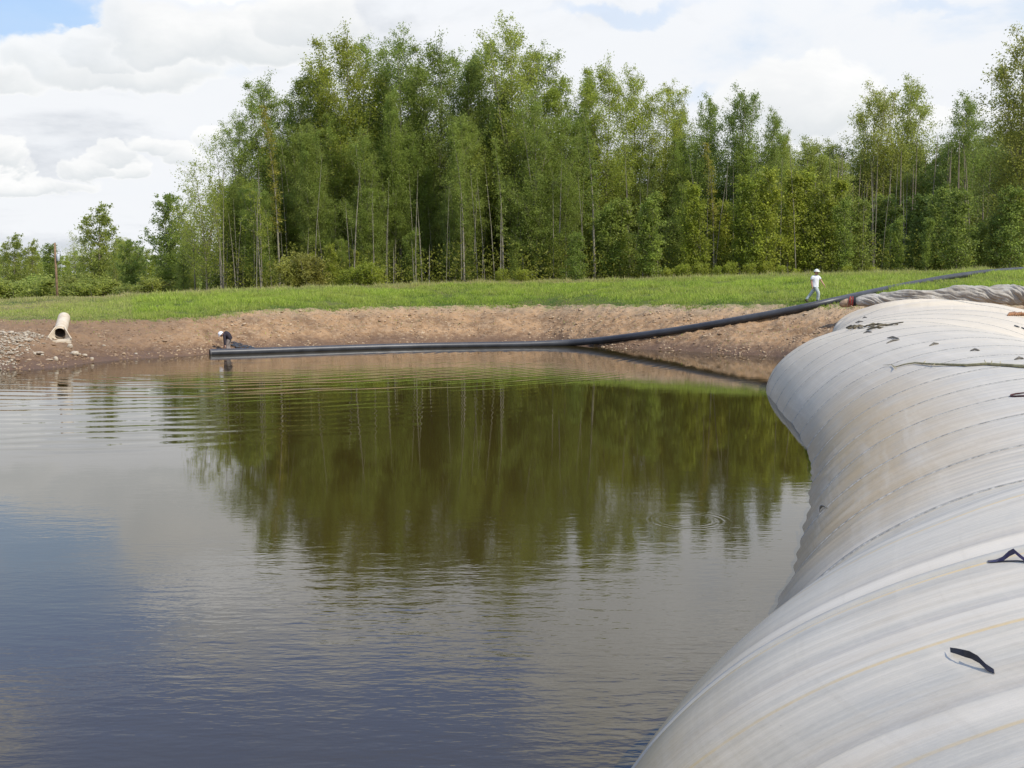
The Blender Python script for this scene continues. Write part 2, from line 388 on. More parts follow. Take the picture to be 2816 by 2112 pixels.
# ------------------------------------------------------------------ big geotextile tube
AX = R(15); A2 = np.array([math.sin(AX), math.cos(AX)]); N2 = np.array([math.cos(AX), -math.sin(AX)])
KV = np.array([-6.0, 2.0, 4.0, 6.0, 7.5, 9.0, 10.5, 12.5, 15.0, 18.0, 21.0, 25.0, 30.0, 36.0, 42.0, 47.0])
KU = np.array([-1.2, -0.917, -0.728, -1.394, -0.995, -0.128, -0.381, -0.165, 0.024, 0.169, 0.226, 0.04, -0.339, -0.495, 1.475, 1.935])
KT = np.array([2.15, 2.15, 2.194, 2.163, 2.487, 2.199, 1.97, 1.968, 2.019, 2.002, 2.068, 2.169, 2.317, 2.208, 2.469, 2.776])
KM = np.array([-0.9, -1.0, -1.025, -1.049, -1.068, -1.087, -1.099, -1.108, -1.101, -1.1, -1.103, -1.1, -0.699, 0.047, 0.8, 1.204])
def herm(v, k):
    d = np.gradient(k, KV); i = np.clip(np.searchsorted(KV, v) - 1, 0, len(KV) - 2)
    h = KV[i + 1] - KV[i]; t = np.clip((v - KV[i]) / h, 0, 1)
    return (2*t**3 - 3*t**2 + 1)*k[i] + (t**3 - 2*t**2 + t)*h*d[i] + (-2*t**3 + 3*t**2)*k[i+1] + (t**3 - t**2)*h*d[i+1]
SEAM = 2.0; SEAM0 = -5.6
def tube_xyz(v, th, lift=0.):
    """v: metres along the tube, th: angle round the section (0 = left edge, pi/2 = top, pi = right edge)"""
    vend = 47.6
    e = herm(v, KU); zt = herm(v, KT); zm = herm(v, KM); Wd = 4.5
    # closing of the far end
    s = np.sin(th); c = np.cos(th)
    ph = ((v - SEAM0) % SEAM) / SEAM
    puck = np.abs(np.sin(math.pi * ph)) ** .8
    side = np.exp(-((th - .38) / .40) ** 2) + np.exp(-((th - math.pi + .38) / .40) ** 2)
    off = lift + .022 * (puck - 1) + side * (.013 * np.sin(2 * math.pi * v / .75 + 1.5 * np.sin(v)) * np.clip((v - 8) / 3, 0, 1) * np.clip((24 - v) / 6, .2, 1))
    off = off + .016 * fbm(v * .8, th * 2.5, 3, 91) * 1.6
    off = off + .004 * np.sin(2 * math.pi * v / .5 + .6 * np.sin(th * 3)) * np.clip(1.2 - v / 14, 0.1, 1)
    # slack cloth ridges running across the far end
    fold = np.zeros_like(v + th)
    for vc, w, a, k in ((43.2, .22, .10, 1.), (44.6, .30, .20, 2.), (45.9, .28, .26, 3.), (46.8, .22, .30, 4.)):
        fold = fold + a * np.exp(-((v - vc - .35 * np.sin(th * 2.2 + k) - .15 * np.sin(th * 7 + k)) / w) ** 2) * (.65 + .5 * np.sin(th * 3.1 + k * 1.7))
    zb = np.where(s > 0, zm + (zt - zm) * s, zm + s)
    zb = zb + (off + fold) * np.clip(s, 0, 1)
    drop = np.clip((v - 46.4) / 1.2, 0, 1)
    zb = zb - drop ** 2 * 1.1 * np.clip(s, 0, 1)
    u = e + Wd - (Wd + (off + .1 * fold) * 1.0) * c
    return np.stack([N2[0] * u + A2[0] * v, N2[1] * u + A2[1] * v, zb], -1), u
def tube_fn(g, b):
    uv = g.new('ShaderNodeUVMap').outputs[0]; a, v, _ = g.xyz(uv)[0:3]       # a: metres round from the left edge, v: metres along
    p = g.pos()
    warp = g.m('MULTIPLY', g.m('SUBTRACT', g.noise(g.comb(g.m('MULTIPLY', a, .25), g.m('MULTIPLY', v, .25), 0.), 1.), .5), .12)
    vv = g.m('ADD', v, warp)
    near = g.mr(v, 9., 17., 1., .25)
    fine = g.noise(g.comb(g.m('MULTIPLY', a, .10), g.m('MULTIPLY', vv, 11.), 0.), 1., 4, .7)
    mid = g.noise(g.comb(g.m('MULTIPLY', a, .07), g.m('MULTIPLY', vv, 2.6), 0.), 1., 3, .6)
    cloud = g.noise(g.comb(g.m('MULTIPLY', a, .7), g.m('MULTIPLY', v, .8), 5.), 1., 5, .6)
    c = g.mix(g.mr(mid, .32, .68), (.42, .445, .46), (.53, .53, .505))
    c = g.mix(g.mr(fine, .45, .70), c, (.60, .60, .58))
    c = g.mix(g.m('MULTIPLY', g.mr(fine, .46, .30), .5), c, (.34, .345, .35))
    # woven bands every .8 m: pale selvedge, thin yellow thread beside it
    t = g.m('FRACT', g.m('DIVIDE', g.m('ADD', vv, 20.05), .80))
    pale = g.m('MULTIPLY', g.mr(t, .10, .13, 0, 1), g.mr(t, .25, .28, 1, 0))
    c = g.mix(g.m('MULTIPLY', g.m('MULTIPLY', pale, near), .62), c, (.66, .66, .645))
    grey = g.m('MULTIPLY', g.mr(t, .28, .285, 0, 1), g.mr(t, .285, .42, 1, 0))
    c = g.mix(g.m('MULTIPLY', g.m('MULTIPLY', grey, near), .45), c, (.33, .335, .36))
    yl = g.m('MULTIPLY', g.mr(t, .955, .965, 0, 1), g.mr(t, .985, .999, 1, 0))
    c = g.mix(g.m('MULTIPLY', g.m('MULTIPLY', yl, g.mr(cloud, .35, .6, .35, .9)), g.mr(v, 8., 14., .85, .10)), c, (.60, .46, .20))
    # silt stains: tan wash low on the flank, blue grey bloom, pale scuffs
    tan = g.m('MULTIPLY', g.mr(g.m('ADD', a, g.m('MULTIPLY', cloud, 1.4)), 4.4, 1.8, 0, 1, True), g.mr(v, 9.5, 12.5, .0, 1, True)); tan = g.m('MULTIPLY', tan, g.mr(v, 27., 19., .15, 1, True))
    tan = g.m('MULTIPLY', tan, g.mr(cloud, .28, .50, .35, 1.))
    c = g.mix(g.m('MULTIPLY', tan, .88), c, (.46, .355, .20))
    edge = g.m('MULTIPLY', g.mr(g.m('ADD', a, g.m('MULTIPLY', cloud, .8)), 2.4, .7, 0, 1, True), g.mr(v, 11., 8.5, 0, 1, True))
    c = g.mix(g.m('MULTIPLY', edge, .85), c, (.46, .37, .20))
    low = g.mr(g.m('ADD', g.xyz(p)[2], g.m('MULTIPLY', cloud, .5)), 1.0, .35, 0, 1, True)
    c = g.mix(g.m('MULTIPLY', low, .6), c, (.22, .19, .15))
    bl = g.noise(g.comb(g.m('MULTIPLY', a, 1.3), g.m('MULTIPLY', v, .9), 9.), 1., 5, .65)
    c = g.mix(g.m('MULTIPLY', g.mr(bl, .52, .70), .35), c, (.36, .385, .41))
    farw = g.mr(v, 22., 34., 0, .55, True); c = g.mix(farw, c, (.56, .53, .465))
    c = g.mix(g.m('MULTIPLY', g.mr(bl, .42, .30), .30), c, (.68, .67, .62))
    spk = g.noise(p, 9., 3, .8); c = g.mix(g.m('MULTIPLY', g.mr(spk, .735, .76), .6), c, (.2, .17, .13))
    scf = g.noise(g.comb(g.m('MULTIPLY', a, 2.6), g.m('MULTIPLY', v, .16), 3.), 1., 5, .7, .6)
    c = g.mix(g.m('MULTIPLY', g.mr(scf, .52, .68), .32), c, (.66, .655, .63))
    c = g.mix(g.m('MULTIPLY', g.mr(scf, .44, .34), .22), c, (.33, .32, .29))
    drip = g.noise(g.comb(g.m('MULTIPLY', a, .5), g.m('MULTIPLY', v, 5.), 8.), 1., 4, .7)
    c = g.mix(g.m('MULTIPLY', g.m('MULTIPLY', g.mr(drip, .50, .66), g.mr(a, 5., 1.2)), .38), c, (.40, .34, .25))
    weave = g.noise(g.v('MULTIPLY', uv, (160., 160., 1.)), 1., 2, .6)
    scr = g.noise(g.comb(g.m('MULTIPLY', a, 9.), g.m('MULTIPLY', v, 34.), 0.), 1., 3, .7, 2.)
    c = g.mix(g.mr(scr, .44, .56, .0, .10), c, (.72, .72, .70))
    c = g.mix(g.mr(weave, .3, .7, 0, .12), c, (.25, .26, .28))
    g.nt.links.new(g.mix(1., g.scale(c, 1.0), (1.13, 1.0, .80), 'MULTIPLY'), b.inputs['Base Color'])
    g.put(b.inputs['Roughness'], g.mr(fine, .3, .7, .62, .46))
    hh = g.m('ADD', g.m('MULTIPLY', fine, .5), g.m('ADD', g.m('MULTIPLY', mid, .8), g.m('MULTIPLY', weave, .05)))
    g.nt.links.new(g.bump(hh, .016, .8), b.inputs['Normal'])
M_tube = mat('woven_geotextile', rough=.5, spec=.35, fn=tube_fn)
M_seam = mat('seam_stitch', fn=flat((.36, .34, .29), amt=.5, scale=20))
M_seam_pale = mat('seam_overlap', fn=flat((.50, .46, .375), amt=.06, scale=10))
M_tab = mat('tab_cloth', fn=flat((.19, .17, .135), amt=.4, scale=20))  # dull brown cloth of the seam tabs and the torn flap
tube = thing('geotextile_tube', 'huge pale grey fabric tube bulging with sludge along the right side of the pond', 'sludge tube', (6.5, 22, 0))
T0 = Vector(tube.location)
BV, BF = [], []
def tube_patch(v0, v1, nv, nth):
    v = np.linspace(v0, v1, nv)[:, None]; th = np.linspace(-.42, math.pi + .42, nth)[None]
    P, u = tube_xyz(v + 0 * th, th + 0 * v)
    d = np.linalg.norm(np.diff(P, axis=1), axis=2); arc = np.concatenate([np.zeros((nv, 1)), np.cumsum(d, 1)], 1)
    zt_, zm_ = herm(v[:, 0], KT), herm(v[:, 0], KM); t0 = np.arcsin(np.clip(-zm_ / (zt_ - zm_), 0, 1))      # round from the waterline
    arc = arc - np.array([np.interp(t0[i], th[0], arc[i]) for i in range(nv)])[:, None]
    return P, np.stack([arc, v + 0 * th], -1)
v = SEAM0 - .4
cuts = [-6.] + [SEAM0 + SEAM * k for k in range(1, 27) if SEAM0 + SEAM * k < 47.4] + [47.6]
for i in range(len(cuts) - 1):
    nv = max(3, int((cuts[i + 1] - cuts[i]) / .05)); P, uvs = tube_patch(cuts[i], cuts[i + 1], nv, 150)
    fs = grid_faces(nv, 150)[:, ::-1]
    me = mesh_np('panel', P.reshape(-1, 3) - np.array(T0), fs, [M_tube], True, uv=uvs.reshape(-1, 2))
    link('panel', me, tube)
    b0 = len(BV); BV += [tuple(q) for q in P.reshape(-1, 3)]; BF += (fs + b0).tolist()
    if i:      # stitched overlap, a few millimetres proud
        wv = cuts[i] + np.array([-.020, -.014, .014, .020]) [:, None] * (1. if cuts[i] > 9 else 1.6); th = np.linspace(-.42, math.pi + .42, 150)[None]
        li = np.array([-.002, .011, .011, -.002])[:, None]
        P2, _ = tube_xyz(wv + 0 * th, th + 0 * wv, li + .0 * th)
        link('seam', mesh_np('seam', P2.reshape(-1, 3) - np.array(T0), grid_faces(4, 150)[:, ::-1], [M_seam if cuts[i] > 9 else M_seam_pale], True), tube)
TB = BVHTree.FromPolygons(BV, BF)
def on_tube(px, py, lift=0.):
    d = dirpx(px, py); h = TB.ray_cast(Vector((0, 0, CAMH)), d, 90)
    if h[0] is None: return PY(px, py, 30)
    n = h[1] if h[1].z > 0 else -h[1]
    return h[0] + n * lift
# little pinched tabs where the seams were tied
for (x0, y0, x1, y1) in ((2352, 888, 2374, 885), (2374, 917, 2398, 914), (2440, 930, 2472, 932), (2438, 945, 2474, 935), (2556, 952, 2582, 946), (2668, 966, 2694, 965), (2372, 876, 2384, 874), (2790, 990, 2816, 988)):
    a = on_tube(x0, y0, .01); m_ = on_tube((x0 + x1) / 2, (y0 + y1) / 2 - 1, .035); e = on_tube(x1, y1, .01)
    MB().tube([a - T0, (a + m_) / 2 - T0, m_ - T0, (m_ + e * 2) / 3 - T0, e - T0], [.008, .018, .028, .020, .008], 6).build('seam_tab', M_tab, tube)
# torn flap on the flank
a = on_tube(2256, 1409, .02)
pp = [on_tube(2256 + 20 * t, 1409 - 13 * math.sin(t * 2.3), .012 + .03 * math.sin(t * 3.14)) - T0 for t in np.linspace(0, 1, 7)]
MB().tube(pp, [.004, .010, .016, .018, .014, .010, .004], 6).build('torn_flap', M_tab, tube)

# ------------------------------------------------------------------ twisted slack end of a second tube
def roll_fn(g, b):
    p = g.obj(); n = g.noise(g.v('MULTIPLY', p, (1.2, 1.2, 1.2)), 1.4, 5, .6); n2 = g.noise(p, 7., 4, .6)
    c = g.mix(g.mr(n, .35, .65), (.31, .27, .21), (.46, .42, .345)); c = g.mix(g.m('MULTIPLY', g.mr(n2, .55, .7), .5), c, (.22, .18, .13))
    c = g.mix(g.m('MULTIPLY', g.mr(n, .62, .72), .6), c, (.56, .54, .50))
    g.nt.links.new(c, b.inputs['Base Color']); g.nt.links.new(g.bump(n2, .05, .6), b.inputs['Normal'])
M_roll = mat('slack_cloth', rough=.8, fn=roll_fn)
c0 = PY(2353, 829, 49.6); c1 = PY(2500, 820, 48.6); c2 = PY(2660, 812, 47.9); c3 = PY(2816, 812, 47.0); c4 = PY(3100, 808, 45.5)
roll = thing('twisted_cloth_roll', 'twisted beige cloth roll tied with red rope behind the far end of the tube', 'cloth roll', tuple(c0))
C0 = Vector(c0)
nS, nT = 420, 120
s = np.linspace(0, 1, nS)
ctr = np.stack([np.interp(s, [0, .2, .45, .68, 1], [getattr(c, k) for c in (c0, c1, c2, c3, c4)]) for k in 'xyz'], 1)
ax = (ctr[-1] - ctr[0]) / np.linalg.norm(ctr[-1] - ctr[0]); upv = np.array([0, 0, 1.]); sidev = np.cross(ax, upv); sidev /= np.linalg.norm(sidev)
th = np.linspace(0, 2 * math.pi, nT)
L = s[:, None]; TH = th[None]
Rr = .44 * np.clip(np.interp(s, [0, .012, .05, .13, .3, .45, .6, .8, 1], [.42, .56, .76, 1.0, .93, 1.12, 1.18, 1.1, 1.15]), 0, 2)[:, None]
phs = TH * 1. + L * 9.5 + 1.1 * np.sin(L * 9) + 1.2 * fbm(L * 7 + 0 * TH, TH * .0 + L, 3, 8)
def ridge(x, sh): return 1 - np.abs(np.sin(x)) ** sh
rr = 1 + np.clip(L / .05, 0, 1) * (-.17 * ridge(phs * 1.0 + .6 * np.sin(L * 11), .9) - .13 * ridge(phs * 3.5 + 1.3 * np.sin(L * 17 + TH), .7) - .06 * ridge(phs * 7.5 + 2 * np.sin(L * 23 + TH * 2), .7)
         + .34 * fbm(L * 11 + np.sin(TH) * .8, np.cos(TH) * 1.3 + 0 * L, 4, 3) + .07 * np.sin(L * 31 + TH))
P = ctr[:, None, :] + (np.cos(TH)[..., None] * sidev + np.sin(TH)[..., None] * upv * .96) * (Rr * rr)[..., None]
link('cloth', mesh_np('cloth', P.reshape(-1, 3) - np.array(C0), grid_faces(nS, nT)[:, ::-1], [M_roll]), roll)
M_stub = mat('cracked_sleeve', fn=flat((.40, .27, .16), amt=.45, scale=5, bump=.8, bd=.05))
M_red = mat('red_rope', fn=flat((.30, .045, .035), amt=.4, scale=12))
M_blk = mat('black_collar', fn=flat((.02, .02, .025), amt=.4, scale=12))
axv = Vector(ax); ng = []
e0 = C0 - C0
b_ = MB().tube([e0 - axv * (.02 + .12 * i) + Vector((0, 0, .012 * math.sin(i * 2.2) - .02 * i)) for i in range(7)], [.20, .215, .205, .215, .19, .17, .09], 18)
b_.build('sleeve_stub', M_stub, roll, bevel=.0)
MB().tube([e0 - axv * .10 + Vector((0, 0, -.0)), e0 + axv * .02], [.235, .235], 20).build('collar', M_blk, roll, bevel=.01)
def coil(cx, rad, turns, pitch_, r_, tilt=.0):
    pts = []
    for i in range(int(turns * 16)):
        a = i / 16 * 2 * math.pi
        q = e0 + axv * (cx + pitch_ * i / 16 + .04 * math.sin(a * .7 + 1)) + Vector(sidev) * math.cos(a) * rad + Vector((0, 0, 1)) * math.sin(a) * rad
        pts.append(q)
    return pts
MB().tube(coil(-.30, .235, 4, .045, 0), .024, 6).build('rope_lashing', M_red, roll)
MB().tube([e0 + Vector((-.28, -.2, -.2)), e0 + Vector((-.24, -.30, -.27)), e0 + Vector((-.14, -.27, -.30)), e0 + Vector((-.1, -.24, -.22))], .03, 6).build('rope_tail', M_stub, roll)

# ------------------------------------------------------------------ black discharge pipe
def pipe_fn(g, b):
    p = g.obj(); n = g.noise(p, 1.1, 5, .6); n2 = g.noise(p, 16., 3, .6)
    c = g.mix(g.mr(n, .35, .7), (.020, .021, .024), (.050, .052, .056)); nz = g.xyz(g.new('ShaderNodeNewGeometry').outputs['Normal'])[2]
    c = g.mix(g.m('MULTIPLY', g.mr(nz, .55, .95), g.mr(n2, .4, .65, .25, .75)), c, (.13, .115, .095))     # mottled paler brown on faces turned up
    g.nt.links.new(c, b.inputs['Base Color']); g.nt.links.new(g.bump(n2, .004, .5), b.inputs['Normal'])
M_pipe = mat('black_polyethylene', rough=.42, spec=.5, fn=pipe_fn)
PR = .19
pts = []
for (x, y) in ((577, 970.5), (700, 967), (850, 961.5), (1000, 956.5), (1150, 952.5), (1300, 950), (1450, 948)):
    q = Pz(x, y, .085); pts.append(q)
cen = [(1597, 942), (1700, 930.5), (1800, 917), (1900, 902.5), (2000, 885), (2100, 867.5), (2190, 850.5), (2300, 826)]
for (x, y) in cen:
    d = dirpx(x, y); Y = np.linspace(44, 70, 4000); t = Y / d.y
    k = np.argmax(CAMH + d.z * t - PR * .96 <= H(d.x * t, Y, False)); q = Vector((d.x * t[k], Y[k], CAMH + d.z * t[k]))
    pts.append(q)
pts[-1].y = max(pts[-1].y, 52.2)
for (x, y, Y) in ((2300, 826, 53.4), (2450, 801, 57.5), (2600, 779, 63.), (2700, 764.5, 67.5), (2816, 754, 72.), (3000, 745, 78.)):
    if x == 2300: pts[-1] = PY(x, y, Y); continue
    q = PY(x, y, Y); q.z = max(q.z, float(H(q.x, q.y, False)) + PR * .6); pts.append(q)
# smooth the centre line
arr = np.array([tuple(q) for q in pts]); seg = np.concatenate([[0], np.cumsum(np.linalg.norm(np.diff(arr, axis=0), axis=1))])
tt = np.linspace(0, seg[-1], 170); sm = np.stack([np.interp(tt, seg, arr[:, k]) for k in range(3)], 1)
for _ in range(12): sm[1:-1] = .5 * sm[1:-1] + .25 * (sm[:-2] + sm[2:])
pipe = thing('discharge_pipe', 'long black plastic pipe lying along the water edge and climbing the bank', 'pipe', tuple(sm[0]))
p0 = sm[0]
MB().tube([Vector(q - p0) for q in sm], PR, 24, caps=False).build('pipe_wall', M_pipe, pipe)
# open end: inner bore
dirv = Vector(sm[1] - sm[0]).normalized()
e = MB(); e.tube([Vector((0, 0, 0)) + dirv * .002, -dirv * .004], [PR, PR], 24, caps=False)
for rr_ in (1,): pass
bore = MB(); bore.tube([Vector((0, 0, 0)), dirv * .5], [PR * .88, PR * .88], 24, caps=False); bore.f.append(tuple(range(24, 48)))
bore.build('pipe_bore', M_blk, pipe)
ring = MB(); k = 24
ring.tube([-dirv * .003, dirv * .06], [PR * 1.004, PR * 1.004], k, caps=False); n0 = len(ring.v)
ring.tube([-dirv * .003, dirv * .06], [PR * .87, PR * .87], k, caps=False)
for j in range(k): ring.f.append((j, n0 + j, n0 + (j + 1) % k, (j + 1) % k))
M_cut = mat('cut_pipe_edge', fn=flat((.14, .13, .12), amt=.3)); ring.build('cut_rim', M_cut, pipe)
for fr in (.30, .52, .70):       # fused joints
    i = int(fr * 169); q = Vector(sm[i] - p0); t_ = Vector(sm[i + 1] - sm[i]).normalized()
    MB().tube([q - t_ * .035, q - t_ * .012, q + t_ * .012, q + t_ * .035], [PR * 1.01, PR * 1.045, PR * 1.045, PR * 1.01], 24, caps=False).build('weld_bead', M_pipe, pipe)

# ------------------------------------------------------------------ flared culvert outlet
def culv_fn(g, b):
    p = g.obj(); n = g.noise(p, 3., 5, .65)
    c = g.mix(g.mr(n, .35, .68), (.50, .40, .27), (.66, .58, .44)); c = g.mix(g.mr(n, .64, .72), c, (.30, .21, .13))
    g.nt.links.new(c, b.inputs['Base Color']); g.nt.links.new(g.bump(n, .02, .6), b.inputs['Normal'])
M_culv = mat('pale_concrete', rough=.85, fn=culv_fn)
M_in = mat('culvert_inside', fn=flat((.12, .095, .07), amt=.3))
B = PT(163, 942)
base = PY(163, 943, B.y + .05); base.z += .085
cul = thing('culvert_outlet', 'pale flared concrete culvert outlet jutting from the muddy bank under its pipe', 'culvert', tuple(base), R(19))
# local frame: +y away from the water, x right; slope of the bank rises behind
sl = .36; rP = .235
def sec(w, h, y, z, k=28, floor=.0, n=2.0):
    """open-bottomed arch section from left toe over the crown to right toe"""
    o_ = []
    for i in range(k + 1):
        a = math.pi * i / k; cx = -math.cos(a); sx = math.sin(a)
        o_.append(Vector((w * math.copysign(abs(cx) ** (2 / n), cx), y, z + h * abs(sx) ** (2 / n))))
    return o_
fl = MB(); kk = 28
secs = []
for t in np.linspace(0, 1, 14):
    w = .50 - (.50 - .25) * (t ** .62); yy = t * .62
    topz = .09 + (.62 - .09) * (t ** .80)          # side walls climb towards the crown
    secs.append((w, topz, yy, .07 * t))
V0 = []
for (w, tz, yy, bz) in secs:
    row = []
    for i in range(kk + 1):
        a = math.pi * i / kk; cx = -math.cos(a); sx = math.sin(a)
        row.append((w * cx, yy, bz, sx, tz))
    V0.append(row)
# the apron: floor + two rising wings, inner and outer skins joined by a rim
def skin(th_):
    rows_ = []
    for (w, tz, yy, bz) in secs:
        r_ = []
        W_ = w + th_
        for (fx, fz) in ((-1.0, 1.0), (-.985, .72), (-.93, .42), (-.82, .15), (-.62, .02), (-.3, 0), (0, 0), (.3, 0), (.62, .02), (.82, .15), (.93, .42), (.985, .72), (1.0, 1.0)):
            # wings lean inwards into an arch near the pipe
            lean = 1 - .55 * max(0, fz - .35) * max(0, (yy / .62)) ** 2
            r_.append(Vector((W_ * fx * lean, yy, bz - th_ + (tz - bz + th_) * fz)))
        rows_.append(r_)
    return rows_
i_, o_ = skin(0), skin(.05)
ap = MB(); nc = 13
for rws in (i_, o_):
    b0 = len(ap.v)
    for r_ in rws: ap.v += r_
    for i in range(len(rws) - 1):
        for j in range(nc - 1):
            q = b0 + i * nc + j; ap.f.append((q, q + 1, q + nc + 1, q + nc))
no = len(i_) * nc
for i in range(len(i_) - 1):
    for j in (0, nc - 1):
        q = i * nc + j; ap.f.append((q, q + nc, q + nc + no, q + no))
for j in range(nc - 1): ap.f.append((j, j + 1, j + 1 + no, j + no))
ap.build('flared_apron', M_culv, cul)
sill = MB()
sill.box((0, -.03, -.045), (1.00, .10, .15)); sill.build('front_sill', M_culv, cul, smooth=False, bevel=.012)
# thick arched lip where apron meets pipe
lip = []
for i in range(25):
    a = math.pi * i / 24 * 1.1 - .157
    lip.append(Vector((-math.cos(a) * .275, .60 - .0 * abs(math.cos(a)), .335 + math.sin(a) * .30)))
MB().tube(lip, .036, 8).build('arched_lip', M_culv, cul)
for sx in (-1, 1):
    wing = [Vector((sx * (s_[0] + .02) * (1 - .55 * .65 * (s_[2] / .62) ** 2), s_[2], s_[1])) for s_ in secs]
    MB().tube(wing, [.028] * 14, 8).build('wing_rim', M_culv, cul)
dirp = Vector((.03, 1., sl)).normalized(); st = Vector((0, .60, .335))
MB().tube([st, st + dirp * 1.9], [.275, .268], 32, caps=False).build('barrel', M_culv, cul)
bb = MB(); bb.tube([st - dirp * .01, st + dirp * .9], [.238, .225], 32, caps=False); bb.f.append(tuple(range(32, 64))); bb.build('barrel_bore', M_in, cul)
rg = MB(); rg.tube([st, st + dirp * .02], [.277, .277], 32, caps=False); rg.tube([st, st + dirp * .02], [.236, .236], 32, caps=False)
for j in range(32): rg.f.append((j, 64 + j, 64 + (j + 1) % 32, (j + 1) % 32))
rg.build('barrel_rim', M_culv, cul)

# ------------------------------------------------------------------ stones
def stone_fn(g, b):
    p = g.obj(); r_ = g.info(g, 'Random') if False else g.info('Random')
    n = g.noise(p, 8., 4, .6); c = g.mix(r_, (.42, .34, .24), (.56, .50, .38)); c = g.mix(g.mr(n, .5, .7), c, (.27, .20, .13))
    g.nt.links.new(c, b.inputs['Base Color']); g.nt.links.new(g.bump(n, .02, .6), b.inputs['Normal'])
M_stone = mat('pale_stone', rough=.9, fn=stone_fn)
def stone_mesh(seed, flat_=.7, jag=.25):
    import bmesh
    bm = bmesh.new(); bmesh.ops.create_icosphere(bm, subdivisions=2, radius=.5)
    r_ = random.Random(seed); off = [Vector((r_.gauss(0, 1), r_.gauss(0, 1), r_.gauss(0, 1))).normalized() for _ in range(7)]; am = [r_.uniform(.6, 1.) for _ in off]
    for v_ in bm.verts:
        c_ = v_.co.normalized(); k_ = 1.
        for o2, a2 in zip(off, am):
            dd = c_.dot(o2)
            if dd > .55: k_ = min(k_, (.55 + (1 - a2) * .3) / dd + .12)
        v_.co = c_ * .5 * (k_ * (1 - jag) + jag * r_.uniform(.9, 1.08)); v_.co.z *= flat_
    me = bpy.data.meshes.new('stone'); bm.to_mesh(me); bm.free(); me.materials.append(M_stone)
    return me
STM = [stone_mesh(i, .6 + .06 * i) for i in range(5)]
rocks = [  # px, py, width px, height px, label
    (107, 973, 30, 11, 0, 'long flat tan rock lying left of the gully below the culvert'),
    (95, 976, 13, 11, 1, 'rounded pale stone against the long flat rock at the gravel edge'),
    (154, 987, 14, 14, 4, 'round ball-like boulder standing at the water edge below the culvert'),
    (205, 974, 25, 13, 2, 'pale wedge-shaped rock to the right of the gully below the culvert'),
    (193, 957, 16, 12, 3, 'tilted tan stone just below the right corner of the culvert sill'),
    (193, 970, 8, 8, 0, 'small stone touching the left side of the wedge-shaped rock'),
    (136, 992, 19, 6, 1, 'low flat stone in the shallows left of the ball-like boulder'),
    (233, 981, 16, 8, 2, 'lumpy low stone by the water right of the wedge-shaped rock'),
    (220, 979, 7, 6, 3, 'small cube-like stone between the wedge-shaped rock and the lumpy low stone'),
    (75, 967, 10, 7, 4, 'whitish cobble highest on the right side of the gravel heap'),
    (45, 965, 11, 6, 0, 'flat whitish cobble in the middle of the gravel heap'),
    (30, 965, 7, 6, 1, 'small cobble left of the flat whitish cobble on the gravel heap'),
    (32, 993, 9, 7, 2, 'pale cobble low on the gravel heap near the water'),
    (117, 983, 10, 5, 3, 'thin slab stone under the right end of the long flat rock'),
    (253, 988, 12, 7, 4, 'angular stone at the waterline farthest right below the culvert'),
    (286, 954, 9, 6, 0, 'lone bright stone on the mud slope right of the culvert'),
    (374, 970, 10, 6, 1, 'lone pale stone close to the water between the culvert and the bent worker'),
    (409, 972, 5, 4, 2, 'tiny pale stone beside the water nearest the bent worker'),
    (1788, 866, 8, 4, 3, 'small white stone on the bank above the rising pipe'),
]
for (x, y, w, h, k, lab) in rocks:
    q = PT(x, y + h * .4); m_ = q.y / F
    o = link('stone', STM[k], None, (q.x, q.y, q.z + h * m_ * .25)); o.scale = (w * m_ * 1.1, w * m_ * .8, h * m_ * 1.5); o.rotation_euler = (0, R(random.uniform(-8, 8)), R(random.uniform(-25, 25)))
    o['label'] = lab; o['category'] = 'stone'; o['group'] = 'stones by the water'

def scatter_blobs(name, P, size, matl, squash=.6, seed=1, **pr):
    """many small irregular chunks joined as one object"""
    rng = np.random.default_rng(seed)
    ph = (1 + 5 ** .5) / 2
    base_ = np.array([(-1, ph, 0), (1, ph, 0), (-1, -ph, 0), (1, -ph, 0), (0, -1, ph), (0, 1, ph), (0, -1, -ph), (0, 1, -ph), (ph, 0, -1), (ph, 0, 1), (-ph, 0, -1), (-ph, 0, 1)], float) / 1.9
    tri = np.array([(0, 11, 5), (0, 5, 1), (0, 1, 7), (0, 7, 10), (0, 10, 11), (1, 5, 9), (5, 11, 4), (11, 10, 2), (10, 7, 6), (7, 1, 8), (3, 9, 4), (3, 4, 2), (3, 2, 6), (3, 6, 8), (3, 8, 9), (4, 9, 5), (2, 4, 11), (6, 2, 10), (8, 6, 7), (9, 8, 1)])
    n = len(P); v = base_[None] * (1 + rng.normal(0, .20, (n, 12, 3))) * rng.uniform(.7, 1.3, (n, 1, 3)); v[..., 2] *= squash
    a = rng.uniform(0, 6.28, n); c, s_ = np.cos(a)[:, None], np.sin(a)[:, None]
    v = np.stack([v[..., 0] * c - v[..., 1] * s_, v[..., 0] * s_ + v[..., 1] * c, v[..., 2]], -1) * size[:, None, None] + P[:, None]
    f = tri[None] + (np.arange(n) * 12)[:, None, None]
    return link(name, mesh_np(name, v.reshape(-1, 3), f.reshape(-1, 3), [matl], False, {'rnd': np.repeat(rng.uniform(0, 1, n), 12)}), kind='stuff', **pr)
def gravel_fn(g, b):
    c = g.mix(g.attr('rnd'), (.24, .19, .13), (.50, .43, .32)); g.nt.links.new(c, b.inputs['Base Color'])
M_gravel = mat('gravel', rough=.9, fn=gravel_fn)
def clod_fn(g, b):
    c = g.mix(g.attr('rnd'), (.26, .165, .095), (.50, .37, .23)); c = g.mix(g.mr(g.xyz(g.pos())[0], -15., -18., 0, .5), c, (.2, .13, .08)); g.nt.links.new(c, b.inputs['Base Color'])
M_clod = mat('clods', rough=.95, fn=clod_fn)
